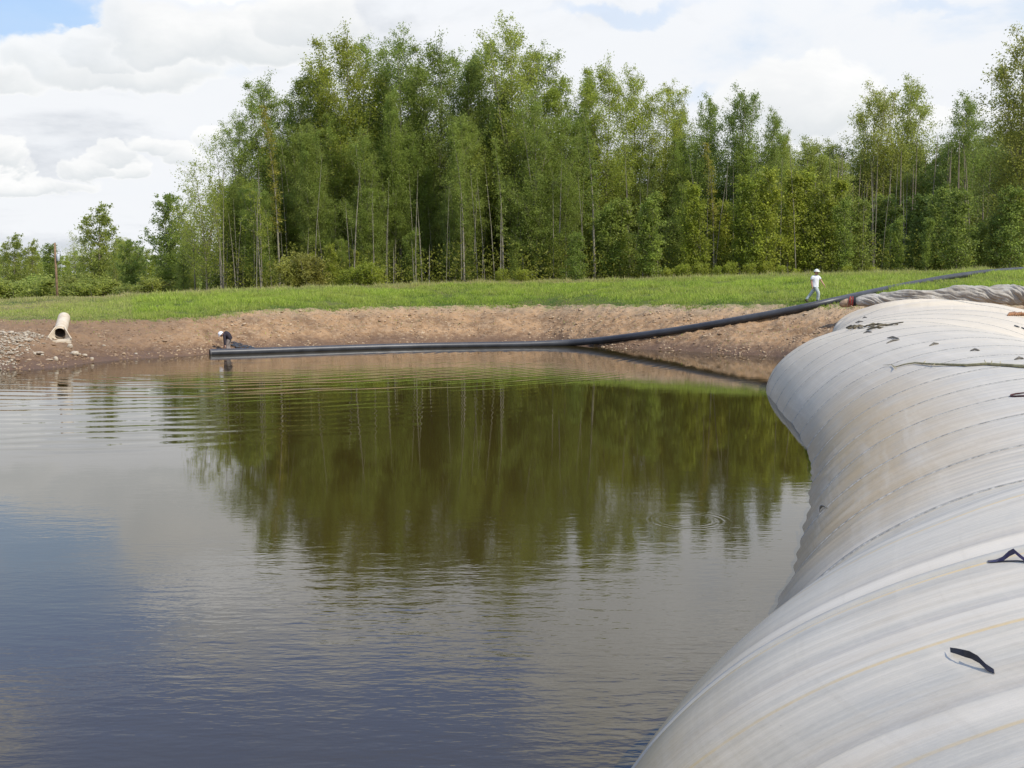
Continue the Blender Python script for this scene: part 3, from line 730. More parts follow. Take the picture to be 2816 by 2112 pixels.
n = 5200; xx = RNG.normal(-22.4, 1.5, n); yy = RNG.uniform(40.7, 46.5, n); z_ = H(xx, yy)
keep = (xx < -20.75 + RNG.normal(0, .2, n) + (44.2 - yy) * .12) & (z_ > -.12) & (z_ < 1.35)
P = np.stack([xx, yy, z_], 1)[keep]; sz = np.clip(RNG.lognormal(-3.25, .45, len(P)), .015, .13)
P[:, 2] += sz * .2; scatter_blobs('gravel', P, sz, M_gravel, .6, 3, label='heap of pale gravel at the water edge on the far left', category='gravel')
n = 15000; u_ = RNG.uniform(-.52, .34, n); yw, ye, ze, yt, zt = zone(u_); t = RNG.beta(1.1, 1.3, n); yy = yw + (ye - yw) * t; xx = u_ * yy
dn = vnoise(xx * .8, yy * 1.5, 88); keep = dn > RNG.uniform(.1, .9, n); P = np.stack([xx, yy, H(xx, yy)], 1)[keep]
sz = np.clip(RNG.lognormal(-3.35, .5, len(P)), .012, .12); scatter_blobs('soil_clods', P, sz, M_clod, .6, 4, label='crumbled clods scattered over the bare earth bank', category='soil')

# dark plastic scraps on the mud and debris heap beside the bent worker
M_scrap = mat('dark_plastic', rough=.5, fn=flat((.055, .06, .068), amt=.4, scale=5))
def scrap(px, py, w, h, lab, cat='plastic scrap', seed=0, name='plastic_scrap'):
    q = PT(px, py); rng = random.Random(seed); m_ = MB(); k = 13
    nr = 5; c_ = Vector((0, 0, .05)); m_.v.append(c_)
    for r_ in range(1, nr):
        for i in range(k):
            a = 6.283 * i / k; rr_ = r_ / (nr - 1) * (1 + .35 * math.sin(a * 3 + seed) + rng.uniform(-.12, .12))
            x_, y_ = math.cos(a) * w * rr_, math.sin(a) * h * rr_
            m_.v.append(Vector((x_, y_, float(H(q.x + x_, q.y + y_)) - q.z + .015 + rng.uniform(0, .02) * (1 if r_ < nr - 1 else .2))))
    for i in range(k): m_.f.append((0, 1 + i, 1 + (i + 1) % k))
    for r_ in range(nr - 2):
        for i in range(k):
            a_, b2 = 1 + r_ * k + i, 1 + r_ * k + (i + 1) % k; m_.f.append((a_, a_ + k, b2 + k, b2))
    o = m_.build(name, M_scrap, None, True, tuple(q)); o['label'] = lab; o['category'] = cat
q = PT(672, 957); q.y = max(q.y, 52.4); q.z = float(H(q.x, q.y)); m_ = MB()
for k in range(6):
    pts_ = []
    for i in range(11):
        x_ = .22 * k - .6 + .22 * math.cos(i * .8 + k * 1.1); y_ = .35 * math.sin(i * .9 + k * 1.7)
        pts_.append(Vector((x_, y_, float(H(q.x + x_, q.y + y_)) - q.z + .05 + .05 * abs(math.sin(i * 1.3 + k)))))
    m_.tube(pts_, .024, 6)
o = m_.build('hose_tangle', M_scrap, None, True, (q.x, q.y, q.z)); o['label'] = 'dark tangle of hose lying on the mud right of the bent worker'; o['category'] = 'hose'

# ------------------------------------------------------------------ things lying on the tube
def bark_fn(g, b):
    n = g.noise(g.obj(), 6., 4, .7); g.nt.links.new(g.mix(g.mr(n, .4, .65), (.42, .37, .20), (.20, .17, .09)), b.inputs['Base Color'])
M_bark = mat('peeled_bark', rough=.8, fn=bark_fn)
path = [(2430, 1007), (2454, 1006), (2462, 1013), (2490, 1005), (2518, 1001), (2552, 1004), (2600, 1006), (2660, 1008), (2712, 1004.5), (2760, 1008), (2816, 1012), (2880, 1018), (2960, 1025)]
P_ = [on_tube(x, y, .03) for x, y in path]; o0 = P_[0].copy()
br = thing('branch', 'long bare pale branch lying across the top of the tube', 'branch', tuple(o0))
MB().tube([p - o0 for p in P_], [.004, .007, .012, .015, .018, .02, .022, .024, .026, .028, .030, .032, .034], 8).build('stem', M_bark, br)
for (x, y, dx_, dy_) in ((2462, 1013, 2, 6), (2572, 1005, -3, 6), (2712, 1004, -4, -6), (2726, 1005, 3, -5), (2750, 1008, 2, -5), (2540, 1003, 8, -4)):
    a = on_tube(x, y, .03) - o0; b2 = on_tube(x + dx_, y + dy_, .06) - o0
    MB().tube([a, (a + b2) / 2, b2], [.014, .01, .005], 6).build('twig', M_bark, br)
M_strap = mat('black_strap', rough=.45, fn=flat((.018, .016, .020), amt=.3, scale=30))
M_strap2 = mat('strap_glossy', rough=.3, fn=flat((.03, .022, .05), amt=.3, scale=30))
def ribbon(pts, wid, matl, name, parent, thick=.0015):
    """pts: list of (centre, across direction)"""
    m_ = MB()
    for c_, a_ in pts:
        a_ = a_.normalized(); 
        m_.v += [c_ - a_ * wid, c_ + a_ * wid]
    for i in range(len(pts) - 1): m_.f.append((2 * i, 2 * i + 1, 2 * i + 3, 2 * i + 2))
    o = m_.build(name, matl, parent, False); md = o.modifiers.new('t', 'SOLIDIFY'); md.thickness = thick; return o
def strap(pxs, lab):
    o0 = on_tube(*pxs[0][:2]); t_ = thing('cut_strap', lab, 'strap', tuple(o0), 0, 'cut straps on the tube')
    mid = len(pxs) // 2
    R_ = []
    for (x, y, lift, tw) in pxs:
        c_ = on_tube(x, y) ; n_ = Vector((0, 0, 1)); p_ = c_ - o0 + n_ * lift
        al = Vector((math.cos(tw) * .35, .94, math.sin(tw) * .9)); R_.append((p_, al))
    return t_, R_
# lower strap: a folded loop with a flat leaf-shaped end
t_, R_ = strap([(2613, 1798, .020, .3), (2630, 1808, .032, .5), (2650, 1816, .036, .9), (2668, 1823, .040, 1.3), (2690, 1832, .034, 1.0), (2712, 1842, .014, .5), (2734, 1848, .002, .2)],
               'black folded strap lower down with a curved shadow beside it')
ribbon(R_, .021, M_strap, 'upper_fold', t_)
R2 = [(p + Vector((.002, -.014, -.012)), Vector((.4, .8, .1))) for p, a in R_[2:]]
ribbon(R2, .007, M_strap2, 'lower_fold', t_)
t_, R_ = strap([(2717, 1546, .004, .1), (2740, 1545, .006, .2), (2758, 1544, .016, .6), (2775, 1540, .038, 1.2), (2788, 1540, .052, 1.4), (2800, 1543, .036, 1.0), (2816, 1546, .016, .6), (2840, 1548, .006, .2)],
               'black folded strap higher up, cut off by the right edge of the photo')
ribbon(R_, .017, M_strap2, 'upper_fold', t_)
R2 = [(on_tube(x, y, .004) - Vector(t_.location), Vector((.15, .98, .1))) for x, y in ((2717, 1546), (2760, 1545), (2800, 1544), (2840, 1548))]
ribbon(R2, .008, M_strap, 'lower_fold', t_)
# tangle of dry weeds
M_weed = mat('dry_weed', fn=flat((.13, .11, .07), amt=.4)); M_weed2 = mat('dead_leaf', fn=flat((.30, .15, .07), amt=.4))
o0 = on_tube(2400, 899); wd = thing('weed_tangle', 'tangle of dark dry weeds lying on the far left shoulder of the tube', 'weeds', tuple(o0))
for k, path in enumerate([[(2328, 904), (2342, 902), (2350, 901)], [(2334, 909), (2345, 905), (2356, 903), (2372, 902)], [(2350, 902), (2366, 898), (2386, 896), (2400, 898), (2420, 896), (2434, 893), (2452, 892), (2484, 893)],
                          [(2360, 904), (2380, 903), (2400, 899), (2415, 897), (2436, 896)], [(2382, 907), (2400, 905), (2420, 901), (2434, 897), (2456, 895), (2470, 894)], [(2372, 899), (2384, 900), (2402, 896), (2410, 893)],
                          [(2386, 908), (2404, 907), (2420, 904), (2430, 899)], [(2348, 906), (2362, 900), (2376, 897)]]):
    MB().tube([on_tube(x, y, .03 + .05 * math.sin(i * 1.7 + k)) - o0 for i, (x, y) in enumerate(path)], [.018 + .02 * (.5 + .5 * math.sin(i * 1.3 + k)) for i in range(len(path))], 5).build('stalk', M_weed, wd)
o0 = on_tube(2790, 868); q = MB()
for k in range(9):
    x = 2771 + k * 6; q.tube([on_tube(x, 869, .02) - o0, on_tube(x + 5, 867.5 - (k % 3), .09) - o0, on_tube(x + 12, 868.5, .02) - o0], [.03, .05, .02], 5)
o = q.build('leaf_litter', M_weed2, None, True, tuple(o0)); o['label'] = 'rusty brown clump of dead leaves on the far end of the tube'; o['category'] = 'leaves'
M_cord = mat('maroon_cord', fn=flat((.10, .035, .03), amt=.4))
o0 = on_tube(2779, 1090); pts_ = [on_tube(x, y, .012) - o0 for x, y in ((2850, 1081), (2816, 1083), (2795, 1085), (2781, 1088), (2780, 1091), (2790, 1092), (2816, 1091), (2850, 1090))]
o = MB().tube(pts_, .013, 8).build('cord_loop', M_cord, None, True, tuple(o0)); o['label'] = 'maroon cord loop on the tube at the right edge, below the branch'; o['category'] = 'cord'
o0 = on_tube(2788, 897)
o = MB().tube([on_tube(x, y, .03) - o0 for x, y in ((2788, 897), (2796, 899.5), (2803, 902))], [.02, .03, .015], 6).build('hose_offcut', M_scrap, None, True, tuple(o0)); o['label'] = 'short dark hose offcut on the tube, left one of two by the right edge'; o['category'] = 'hose'
o0 = on_tube(2808, 903)
o = MB().tube([on_tube(x, y, .03) - o0 for x, y in ((2808, 902.5), (2818, 907), (2830, 909))], [.02, .03, .015], 6).build('hose_offcut', M_scrap, None, True, tuple(o0)); o['label'] = 'short dark hose offcut on the tube, right one of two by the right edge'; o['category'] = 'hose'

# ------------------------------------------------------------------ trees
def leaf_fn(g, b):
    rnd = g.info('Random'); col = g.info('Color'); lf = g.attr('leaf'); p = g.obj()
    n = g.noise(p, .55, 3, .6)
    c = g.mix(lf, (.165, .21, .036), (.42, .50, .105))
    c = g.mix(g.mr(n, .4, .65, 0, .5), c, (.19, .20, .038))
    c = g.mix(g.mr(rnd, 0, 1, 0, .35), c, (.13, .19, .045))
    c = g.mix(1., c, col, 'MULTIPLY')
    nt = g.nt; nt.links.new(c, b.inputs['Base Color'])
    tr = g.new('ShaderNodeBsdfTranslucent'); g.put(tr.inputs[0], g.scale(c, 1.35)); mx = g.new('ShaderNodeMixShader'); mx.inputs[0].default_value = .56
    nt.links.new(b.outputs[0], mx.inputs[1]); nt.links.new(tr.outputs[0], mx.inputs[2]); nt.links.new(mx.outputs[0], nt.nodes['Material Output'].inputs[0])
M_leaf = mat('leaves', rough=.55, spec=.35, fn=leaf_fn)
def trunk_fn(g, b):
    p = g.obj(); n = g.noise(g.v('MULTIPLY', p, (3, 3, 1.)), 2.5, 4, .7); col = g.info('Color')
    c = g.mix(g.mr(n, .40, .62), (.30, .27, .195), (.14, .12, .085)); g.nt.links.new(c, b.inputs['Base Color'])
M_trunk = mat('aspen_bark', rough=.9, fn=trunk_fn)
M_darkbark = mat('grey_brown_bark', rough=.9, fn=flat((.22, .18, .125), amt=.4, scale=3))

def leaf_cards(cent, size, rng, up=.35):
    """one small folded leaf spray (two triangles) per centre"""
    n = len(cent)
    nrm = rng.normal(size=(n, 3)); nrm[:, 2] += up; nrm /= np.linalg.norm(nrm, axis=1)[:, None]
    t = np.cross(nrm, rng.normal(size=(n, 3))); t /= np.linalg.norm(t, axis=1)[:, None] + 1e-9; bt = np.cross(nrm, t)
    s = (size * rng.uniform(.6, 1.35, n))[:, None]
    v = np.stack([cent + t * s, cent + bt * s * .55 + nrm * s * .12, cent - t * s, cent - bt * s * .55 - nrm * s * .12], 1)
    return v.reshape(-1, 3)
def make_tree(seed, Hh, r_tr, base_frac, rad, n_br, n_leaf, leaf, steep=.75, lean=0., lobes=1, clump=.42, fork=False, top_spread=.35, trunk_mat=None):
    """returns (trunk mesh, crown mesh); Hh height, rad crown radius, base_frac where foliage starts"""
    rng = np.random.default_rng(seed); rd = random.Random(seed)
    m_ = MB()
    def axis(f, k=0):
        return Vector((lean * Hh * f ** 1.5 + .012 * Hh * math.sin(f * 5 + seed + k) * f, .012 * Hh * math.cos(f * 4.2 + seed * 1.3 + k) * f, Hh * f))
    stems = [(0, 0.)]
    N_ = 14
    m_.tube([axis(i / N_) for i in range(N_ + 1)], [max(.012, r_tr * (1 - .93 * (i / N_) ** .85) * (1.25 if i == 0 else 1)) for i in range(N_ + 1)], 7)
    leaders = []
    for k in range(lobes - 1):          # secondary leaders in the upper half
        f0 = rd.uniform(.35, .6); a = rd.uniform(0, 6.28); top = rd.uniform(.84, .97)
        o0 = axis(f0); e = Vector((math.cos(a), math.sin(a), 0)) * rad * rd.uniform(.35, .7)
        pts = [o0 + e * (t ** .7) + Vector((0, 0, Hh * (top - f0) * t)) for t in np.linspace(0, 1, 7)]
        m_.tube(pts, [r_tr * (1 - f0) * .7 * (1 - .85 * t) + .01 for t in np.linspace(0, 1, 7)], 5); leaders.append((pts, f0, top))
    cent = []; wts = []
    for i in range(n_br):
        f = base_frac + (1 - base_frac) * (i + rd.random()) / n_br
        if leaders and rd.random() < .5 and f > .5:
            pts, f0, tp = rd.choice(leaders); t = min(1, max(0, (f - f0) / (tp - f0))); j = min(5, int(t * 6)); o0 = pts[j].lerp(pts[j + 1], t * 6 - j); rr_ = .55
        else: o0 = axis(f); rr_ = 1.
        g_ = (f - base_frac) / (1 - base_frac)
        prof = 1.32 * (g_ + .10) ** .38 * max(0., 1.02 - g_) ** .62 + .03
        Lb = rad * prof * rr_ * rd.uniform(.55, 1.35)
        a = i * 2.4 + rd.uniform(-.6, .6); st = steep * (.75 + .6 * g_)
        d_ = Vector((math.cos(a), math.sin(a), st)).normalized()
        pts = [o0 + d_ * Lb * t + Vector((0, 0, 1)) * Lb * .22 * t * t for t in (0, .35, .7, 1.)]
        if Lb > .3: m_.tube(pts, [max(.008, r_tr * .28 * (1 - f * .7) * q) for q in (1, .7, .45, .2)], 4, caps=False)
        nsub = max(3, int(Lb * 3.4))
        for k in range(nsub):
            t = rd.uniform(.30, 1.08); c_ = o0 + d_ * Lb * t + Vector((0, 0, Lb * .22 * t * t))
            c_ += Vector((rd.gauss(0, .26), rd.gauss(0, .26), rd.gauss(.0, .24))) * max(Lb, .8) * .6
            cent.append(c_); wts.append(rd.uniform(.35, 1.5))
            if rd.random() < .45 and Lb > .5:
                m_.tube([o0 + d_ * Lb * t * .7, c_], [.014, .006], 3, caps=False)
    cent.append(axis(.985)); wts.append(.22); cent.append(axis(.965)); wts.append(.4); cent.append(axis(.94)); wts.append(.6)
    cent = np.array([tuple(c) for c in cent]); w = np.array(wts); w /= w.sum()
    idx = rng.choice(len(cent), n_leaf, p=w)
    off = rng.normal(size=(n_leaf, 3)) * clump * np.array([1, 1, .9]) * rng.uniform(.4, 1.15, (n_leaf, 1)) * (.62 + .38 * np.clip((Hh - cent[idx][:, 2:3]) / (.25 * Hh), 0, 1))
    P = cent[idx] + off; P[:, 2] = np.maximum(P[:, 2], .1)
    V = leaf_cards(P, leaf, rng); f = np.arange(n_leaf * 4).reshape(-1, 4)
    lum = np.clip(rng.normal(.5, .28, n_leaf) + .25 * (rng.random(len(cent))[idx] - .5), 0, 1)
    cm = mesh_np('crown', V, f, [M_leaf], False, {'leaf': np.repeat(lum, 4)})
    tm = bpy.data.meshes.new('trunk'); tm.from_pydata([tuple(v_) for v_ in m_.v], [], m_.f); tm.update(); tm.polygons.foreach_set('use_smooth', [True] * len(tm.polygons)); tm.materials.append(trunk_mat or M_trunk)
    return tm, cm, Hh
PROTO = {
    'aspen': [make_tree(11, 25, .17, .16, 4.6, 96, 37000, .089, .80, .01, 3, .50), make_tree(12, 25, .16, .20, 4.1, 88, 32000, .088, .85, -.015, 2, .48),
              make_tree(13, 25, .19, .14, 5.2, 104, 41000, .092, .75, .0, 4, .52), make_tree(14, 25, .15, .24, 3.6, 80, 27000, .086, 1.0, .02, 2, .46),
              make_tree(15, 25, .18, .13, 4.6, 100, 38000, .089, .72, -.01, 3, .50)],
    'broad': [make_tree(21, 20, .20, .06, 4.8, 110, 40000, .092, .85, .0, 4, .5), make_tree(22, 20, .19, .09, 4.4, 100, 35000, .092, .9, .02, 4, .5)],
    'edge':  [make_tree(31, 18, .15, .10, 4.4, 66, 8500, .105, .8, -.05, 3, .55), make_tree(32, 16, .13, .18, 3.4, 50, 5200, .10, .7, -.03, 2, .5)],
    'poplar': [make_tree(41, 12, .14, .07, 2.6, 70, 9500, .115, .9, .0, 2, .30, trunk_mat=M_trunk), make_tree(42, 12, .16, .05, 3.3, 84, 13000, .115, .9, .01, 4, .30)],
    'young': [make_tree(51, 8, .06, .04, 1.5, 50, 5200, .10, .9, .0, 2, .30), make_tree(52, 7, .05, .03, 1.7, 46, 5000, .10, .7, .03, 3, .32), make_tree(53, 9, .07, .12, 1.3, 44, 4200, .10, 1.0, -.02, 2, .28)],
    'sparse': [make_tree(61, 14, .12, .35, 2.0, 26, 1500, .10, .35, -.06, 1, .35), make_tree(62, 20, .12, .30, .8, 34, 2200, .08, 1.0, -.05, 1, .25)],
    'bush': [make_tree(71, 2.6, .04, .05, 1.4, 26, 3000, .085, .7, .0, 4, .28), make_tree(72, 2.0, .03, .02, 1.3, 22, 2600, .08, .6, .05, 3, .26)],
}
KIND_NAME = {'aspen': 'aspen_tree', 'broad': 'aspen_tree', 'edge': 'aspen_tree', 'poplar': 'poplar_tree', 'young': 'young_aspen', 'sparse': 'thin_aspen', 'bush': 'leafy_bush'}
KIND_CAT = {'bush': 'bush'}
def tree(kind, i, X, Y, Hh, wid=1., rz=None, col=(1, 1, 1), label='', group=None, ztop=None):
    tm, cm, H0 = PROTO[kind][i % len(PROTO[kind])]
    zg = float(H(X, Y, False)) - .1
    if ztop is not None: Hh = ztop - zg
    if kind in ('aspen', 'broad') and ztop is not None: Hh -= .8
    t_ = thing(KIND_NAME[kind], label, KIND_CAT.get(kind, 'tree'), (X, Y, zg), random.uniform(-.5, .5) if rz is None else rz, group)
    s = Hh / H0; w = s * wid
    t_.scale = (w, w, s)
    a = link('trunk', tm, t_); b_ = link('crown', cm, t_)
    b_.color = (*col, 1); return t_
def tree_px(kind, i, px, topy, Y, wid=1., col=(1, 1, 1), label='', group=None, rz=None):
    d = dirpx(px, topy); q = PY(px, topy, Y)
    return tree(kind, i, q.x, Y, None, wid, rz, col, label, group, q.z)
def tint(c, lo, hi):
    k = random.uniform(lo, hi); return tuple(q * k * random.uniform(.975, 1.025) for q in c)
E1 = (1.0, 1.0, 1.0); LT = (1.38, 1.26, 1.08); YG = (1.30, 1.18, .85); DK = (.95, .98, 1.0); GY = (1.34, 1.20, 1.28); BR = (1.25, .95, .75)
TALL = [  # kind, proto, top x, top y, distance, width, tint, label
    ('edge', 0, 560, 462, 84, 1.1, LT, 'leaning loose-crowned aspen at the far left corner of the tall wood'),
    ('edge', 1, 528, 505, 88, .9, LT, 'small airy aspen whose outer twigs stick out left of the tall wood'),
    ('edge', 0, 612, 390, 88, .85, LT, 'airy aspen second from the left corner of the tall wood'),
    ('aspen', 2, 662, 310, 89, 1.05, E1, 'aspen on the sloping left shoulder of the tall wood'),
    ('aspen', 0, 733, 197, 90, 1.0, E1, 'aspen with the first high peak coming from the left of the wood'),
    ('aspen', 4, 790, 245, 92, 1.0, E1, 'aspen in the dip right of the first high peak of the wood'),
    ('aspen', 3, 838, 182, 91, 1.1, E1, 'narrow aspen just left of the tallest left-hand group'),
    ('aspen', 1, 893, 176, 94, 1.0, E1, 'narrow aspen tucked against the left flank of the tallest left-hand tree'),
    ('aspen', 0, 944, 70, 90, 1.1, YG, 'tallest tree of the left half, pale airy crown top'),
    ('aspen', 4, 1000, 92, 93, .9, E1, 'dark pointed top just right of the tallest left-half tree'),
    ('aspen', 3, 1052, 165, 94, 1., E1, 'low top left of the dense pointed tree in the wood'),
    ('aspen', 2, 1105, 90, 90, .95, E1, 'dense pointed aspen between two gaps of sky near the middle left'),
    ('aspen', 1, 1155, 170, 95, .9, LT, 'thin pale top in the sky gap left of the picture centre'),
    ('aspen', 0, 1203, 92, 90, 1., E1, 'aspen with two finger-like tips right of the central sky gap'),
    ('aspen', 4, 1250, 128, 94, .9, E1, 'aspen top between the two-fingered tree and the small cone'),
    ('aspen', 3, 1290, 142, 91, 1.05, E1, 'small cone-shaped top left of the tallest tree of all'),
    ('aspen', 1, 1345, 112, 93, 1.0, E1, 'aspen forming the left shoulder of the tallest tree of all'),
    ('aspen', 2, 1413, 60, 89, 1.05, LT, 'tallest tree of all, broad feathery crown right of the centre'),
    ('aspen', 4, 1478, 112, 92, .95, E1, 'aspen forming the right shoulder of the tallest tree of all'),
    ('aspen', 1, 1553, 195, 90, 1.05, LT, 'pale aspen right of the deep notch beside the tallest tree'),
    ('aspen', 3, 1608, 186, 93, 1., E1, 'aspen between the pale tree at the notch and the bright spire'),
    ('aspen', 0, 1668, 152, 89, .95, LT, 'bright feathery spire midway between the tallest tree and the right slope'),
    ('aspen', 2, 1750, 190, 91, 1., YG, 'rounded airy crown right of the bright feathery spire'),
    ('aspen', 4, 1840, 212, 90, .9, LT, 'isolated column-like top before the small patch of blue sky'),
    ('aspen', 1, 1880, 285, 94, .9, E1, 'low top right of the column-like one, below the blue patch'),
    ('broad', 1, 1945, 248, 88, .72, E1, 'sunlit aspen with knobbly top at the right end of the blue patch'),
    ('broad', 0, 2040, 226, 87, .72, E1, 'twin-tipped bright aspen, last high peak of the main wood'),
    ('broad', 1, 2122, 285, 86, .65, E1, 'loose aspen on the falling right edge of the main wood'),
    ('aspen', 3, 2162, 345, 88, .8, LT, 'lowest thin top where the main wood meets the low greyish trees'),
    ('broad', 0, 2410, 225, 104, .80, GY, 'tall greyish-green tree, left of the pair above the low trees'),
    ('broad', 1, 2495, 203, 104, .78, GY, 'tall greyish-green tree, right and taller of the pair above the low trees'),
    ('broad', 1, 2650, 245, 96, .85, E1, 'dark cone-shaped tree between the greyish pair and the right edge'),
    ('broad', 0, 2825, 70, 82, .95, (1.1, .98, .95), 'very tall brownish-green tree cut off by the right edge of the photo'),
]
for k, (kd, i, x, y, Y, w, c, lab) in enumerate(TALL):
    c = tint(c, .92, 1.08); tree_px(kd, i, x, y, Y, w, c, lab, 'tall trees that make the skyline of the wood')
# light trunks standing in front of the wood, with few leaves
for (kd, i, x, y, Y, w, c, lab) in [
    ('sparse', 0, 712, 520, 80.5, 1.1, YG, 'young pale-barked aspen with sweeping low boughs at the left of the wood'),
    ('sparse', 1, 760, 290, 82, 1.2, BR, 'thin tall leaning aspen with rusty dead leaves near the left end'),
    ('sparse', 1, 600, 480, 82, 1.2, LT, 'slanting pale stem standing left of the low-boughed young aspen'),
    ('sparse', 1, 1275, 330, 82, 1.3, E1, 'straight pale stem in front of the middle of the wood'),
    ('sparse', 1, 1640, 300, 82, 1.5, E1, 'thick pale trunk in front of the wood right of the centre'),
    ('sparse', 1, 1970, 390, 81, 1.3, BR, 'thin tree with reddish dead leaves in front of the twin-tipped aspen'),
    ('sparse', 1, 1385, 380, 81, 1.2, E1, 'slightly slanting pale stem below the tallest tree of all')]:
    tree_px(kd, i, x, y, Y, w, c, lab, 'single stems at the front of the wood')
MARKS = [(35, 'the far left poplar'), (87, 'the small pointed poplar'), (158, 'the utility pole'), (268, 'the spiky poplar'), (318, 'the crooked bare tree'), (352, 'the low dark leafy tree'), (458, 'the dark knobbly poplar'),
         (515, 'the yellow-green tree'), (560, 'the left corner of the wood'), (712, 'the low-boughed young aspen'), (838, 'the second high peak'), (944, 'the tallest left-half tree'), (1105, 'the dense pointed aspen'),
         (1203, 'the two-fingered top'), (1290, 'the small cone-shaped top'), (1413, 'the tallest tree of all'), (1553, 'the pale aspen by the notch'), (1668, 'the bright feathery spire'), (1750, 'the rounded airy crown'),
         (1840, 'the column-like top'), (1945, 'the knobbly sunlit top'), (2040, 'the twin-tipped aspen'), (2162, 'the lowest thin top'), (2240, 'the walking worker'), (2410, 'the left greyish tree of the pair'),
         (2495, 'the right greyish tree of the pair'), (2650, 'the dark cone-shaped tree'), (2800, 'the right edge of the photo')]
SEEN = set()
def spot(x, what):
    '''label that places a tree by the landmark nearest to it'''
    for mx_, ph_ in sorted(MARKS, key=lambda m_: abs(m_[0] - x))[:5]:
        for side_ in (['under'] if abs(mx_ - x) < 16 else []) + [('left of' if x < mx_ else 'right of')]:
            l_ = f'{what} {side_} {ph_}'
            if l_ not in SEEN: SEEN.add(l_); return l_
    return f'{what} beside {ph_}'
# interior of the wood
sky_x = np.array([540, 620, 730, 840, 940, 1105, 1200, 1290, 1413, 1520, 1668, 1750, 1840, 1945, 2040, 2120, 2200]); sky_y = np.array([520, 430, 300, 280, 200, 200, 200, 240, 170, 290, 260, 290, 310, 350, 320, 400, 470])
used = []
k = 0
while k < 104:
    x = random.uniform(590, 2150); Y = random.uniform(85, 104)
    if any(abs(x - a) * Y / F < 1.5 and abs(Y - b) < 1.8 for a, b in used) and random.random() < .8: continue
    used.append((x, Y)); y = float(np.interp(x, sky_x, sky_y)) + random.uniform(0, 190) + (Y - 85) * 3
    c = tint(E1, .95, 1.25)  # extra brightness in the tint stands in for light missing inside the wood
    tree_px('aspen', random.randrange(5), x, y, Y, random.uniform(.85, 1.15), c, 'slender aspen crowded among the others inside the wood', 'aspens crowded inside the wood'); k += 1
# low greyish trees between the wood and the right edge
for k in range(30):
    x = 2130 + 26 * k + random.uniform(-12, 12); Y = random.uniform(98, 112)
    y = float(np.interp(x, [2130, 2190, 2300, 2380, 2450, 2600, 2700, 2900], [380, 362, 378, 395, 390, 370, 350, 300])) + (k % 3) * 34
    tree_px('broad', k, x, y, Y, random.uniform(1.0, 1.25), tint((GY if x < 2350 else E1), .9, 1.05), spot(x, 'mid-height greyish tree'), 'mid-height trees on the right')
for k in range(40):
    x = 640 + 39 * k + random.uniform(-22, 22); Y = random.uniform(84, 93)
    y = random.uniform(430, 600) if x > 1500 else random.uniform(480, 640)
    tree_px('broad' if k % 3 else 'aspen', k, x, y, Y, random.uniform(.9, 1.2), tint(E1, .85, 1.12), spot(x, 'half-grown aspen in the wood'), 'half-grown aspens in the wood')
# bright young growth at the front, dense on the right
yg_x = [850, 905, 985] + [1150, 1290, 1400, 1530] + [1590 + 44 * i for i in range(30)]
for k, x in enumerate(yg_x):
    Y = random.uniform(79, 84); x += random.uniform(-16, 16)
    if x < 1100: y = random.uniform(660, 705)
    elif x < 1580: y = random.uniform(600, 690)
    elif x < 1850: y = random.uniform(520, 650)
    elif x < 2330: y = random.uniform(450, 570)
    else: y = random.uniform(520, 640)
    c = YG if (1850 < x < 2300 or x < 1100) else E1
    tree_px('young', k, x, y, Y, random.uniform(.9, 1.25), tint(c, .9, 1.1), spot(x, 'bushy young aspen in the front fringe'), 'young growth fringing the wood')
for k in range(26):
    x = 1890 + 36 * k + random.uniform(-14, 14)
    tree_px('young', k + 1, x, random.uniform(540, 660), random.uniform(85, 92), random.uniform(1.2, 1.6), tint(E1, .8, 1.), spot(x, 'young aspen behind the front fringe'), 'young growth in the second rank')
for k, (x, y) in enumerate([(1840, 742), (1880, 735), (1930, 728), (1975, 738), (2010, 726), (2060, 733), (2110, 725), (2150, 736), (2190, 742), (1010, 735), (1035, 745), (965, 748), (2330, 735), (2400, 738), (1380, 745), (1440, 748), (800, 720), (840, 715), (870, 730)]):
    lab = spot(x, 'low bush before the wood')
    c = YG if x > 940 else (1.25, 1.0, 1.15)
    tree_px('bush', k, x, y, 78.5, random.uniform(1., 1.5), tint(c, .9, 1.1), lab, 'low bushes at the foot of the wood')
# left: trees beyond the dip
LEFT = [
    ('poplar', 0, 268, 570, 118, 1.15, GY, 'tall spiky poplar with visible pale trunk right of the utility pole'),
    ('poplar', 1, 458, 548, 108, 1.0, DK, 'dark leafy poplar with knobbly crown left of the tall wood'),
    ('poplar', 1, 352, 668, 112, 1.2, DK, 'low dark leafy tree between the spiky poplar and the dark knobbly one'),
    ('edge', 1, 205, 645, 122, 1.0, LT, 'pale-limbed spreading tree right behind the utility pole'),
    ('poplar', 0, 35, 650, 128, 1.1, GY, 'poplar with pointed top at the far left, left of the pole'),
    ('poplar', 0, 87, 665, 130, .8, GY, 'small pointed poplar between the far left poplar and the pole'),
    ('sparse', 0, 318, 730, 109, .6, BR, 'small bare crooked tree bending over to the left'),
    ('broad', 0, 345, 645, 150, 1.2, LT, 'light green rounded tree far behind the low dark leafy tree'),
    ('broad', 1, 320, 640, 160, 1., LT, 'distant light green tree right of the spiky poplar'),
    ('young', 1, 135, 680, 140, 1.1, E1, 'small distant tree just left of the pole top'),
    ('broad', 0, 515, 595, 104, .8, YG, 'yellow-green tree between the dark poplar and the tall wood'),
    ('broad', 1, 500, 640, 98, .75, E1, 'low green tree tucked under the left end of the tall wood'),
    ('poplar', 0, 400, 690, 126, 1.4, LT, 'faint low tree seen between the two dark poplars'),
    ('bush', 0, 95, 772, 112, 1.6, (1.5, 1.4, 1.6), 'silvery round bush left of the utility pole foot'),
]
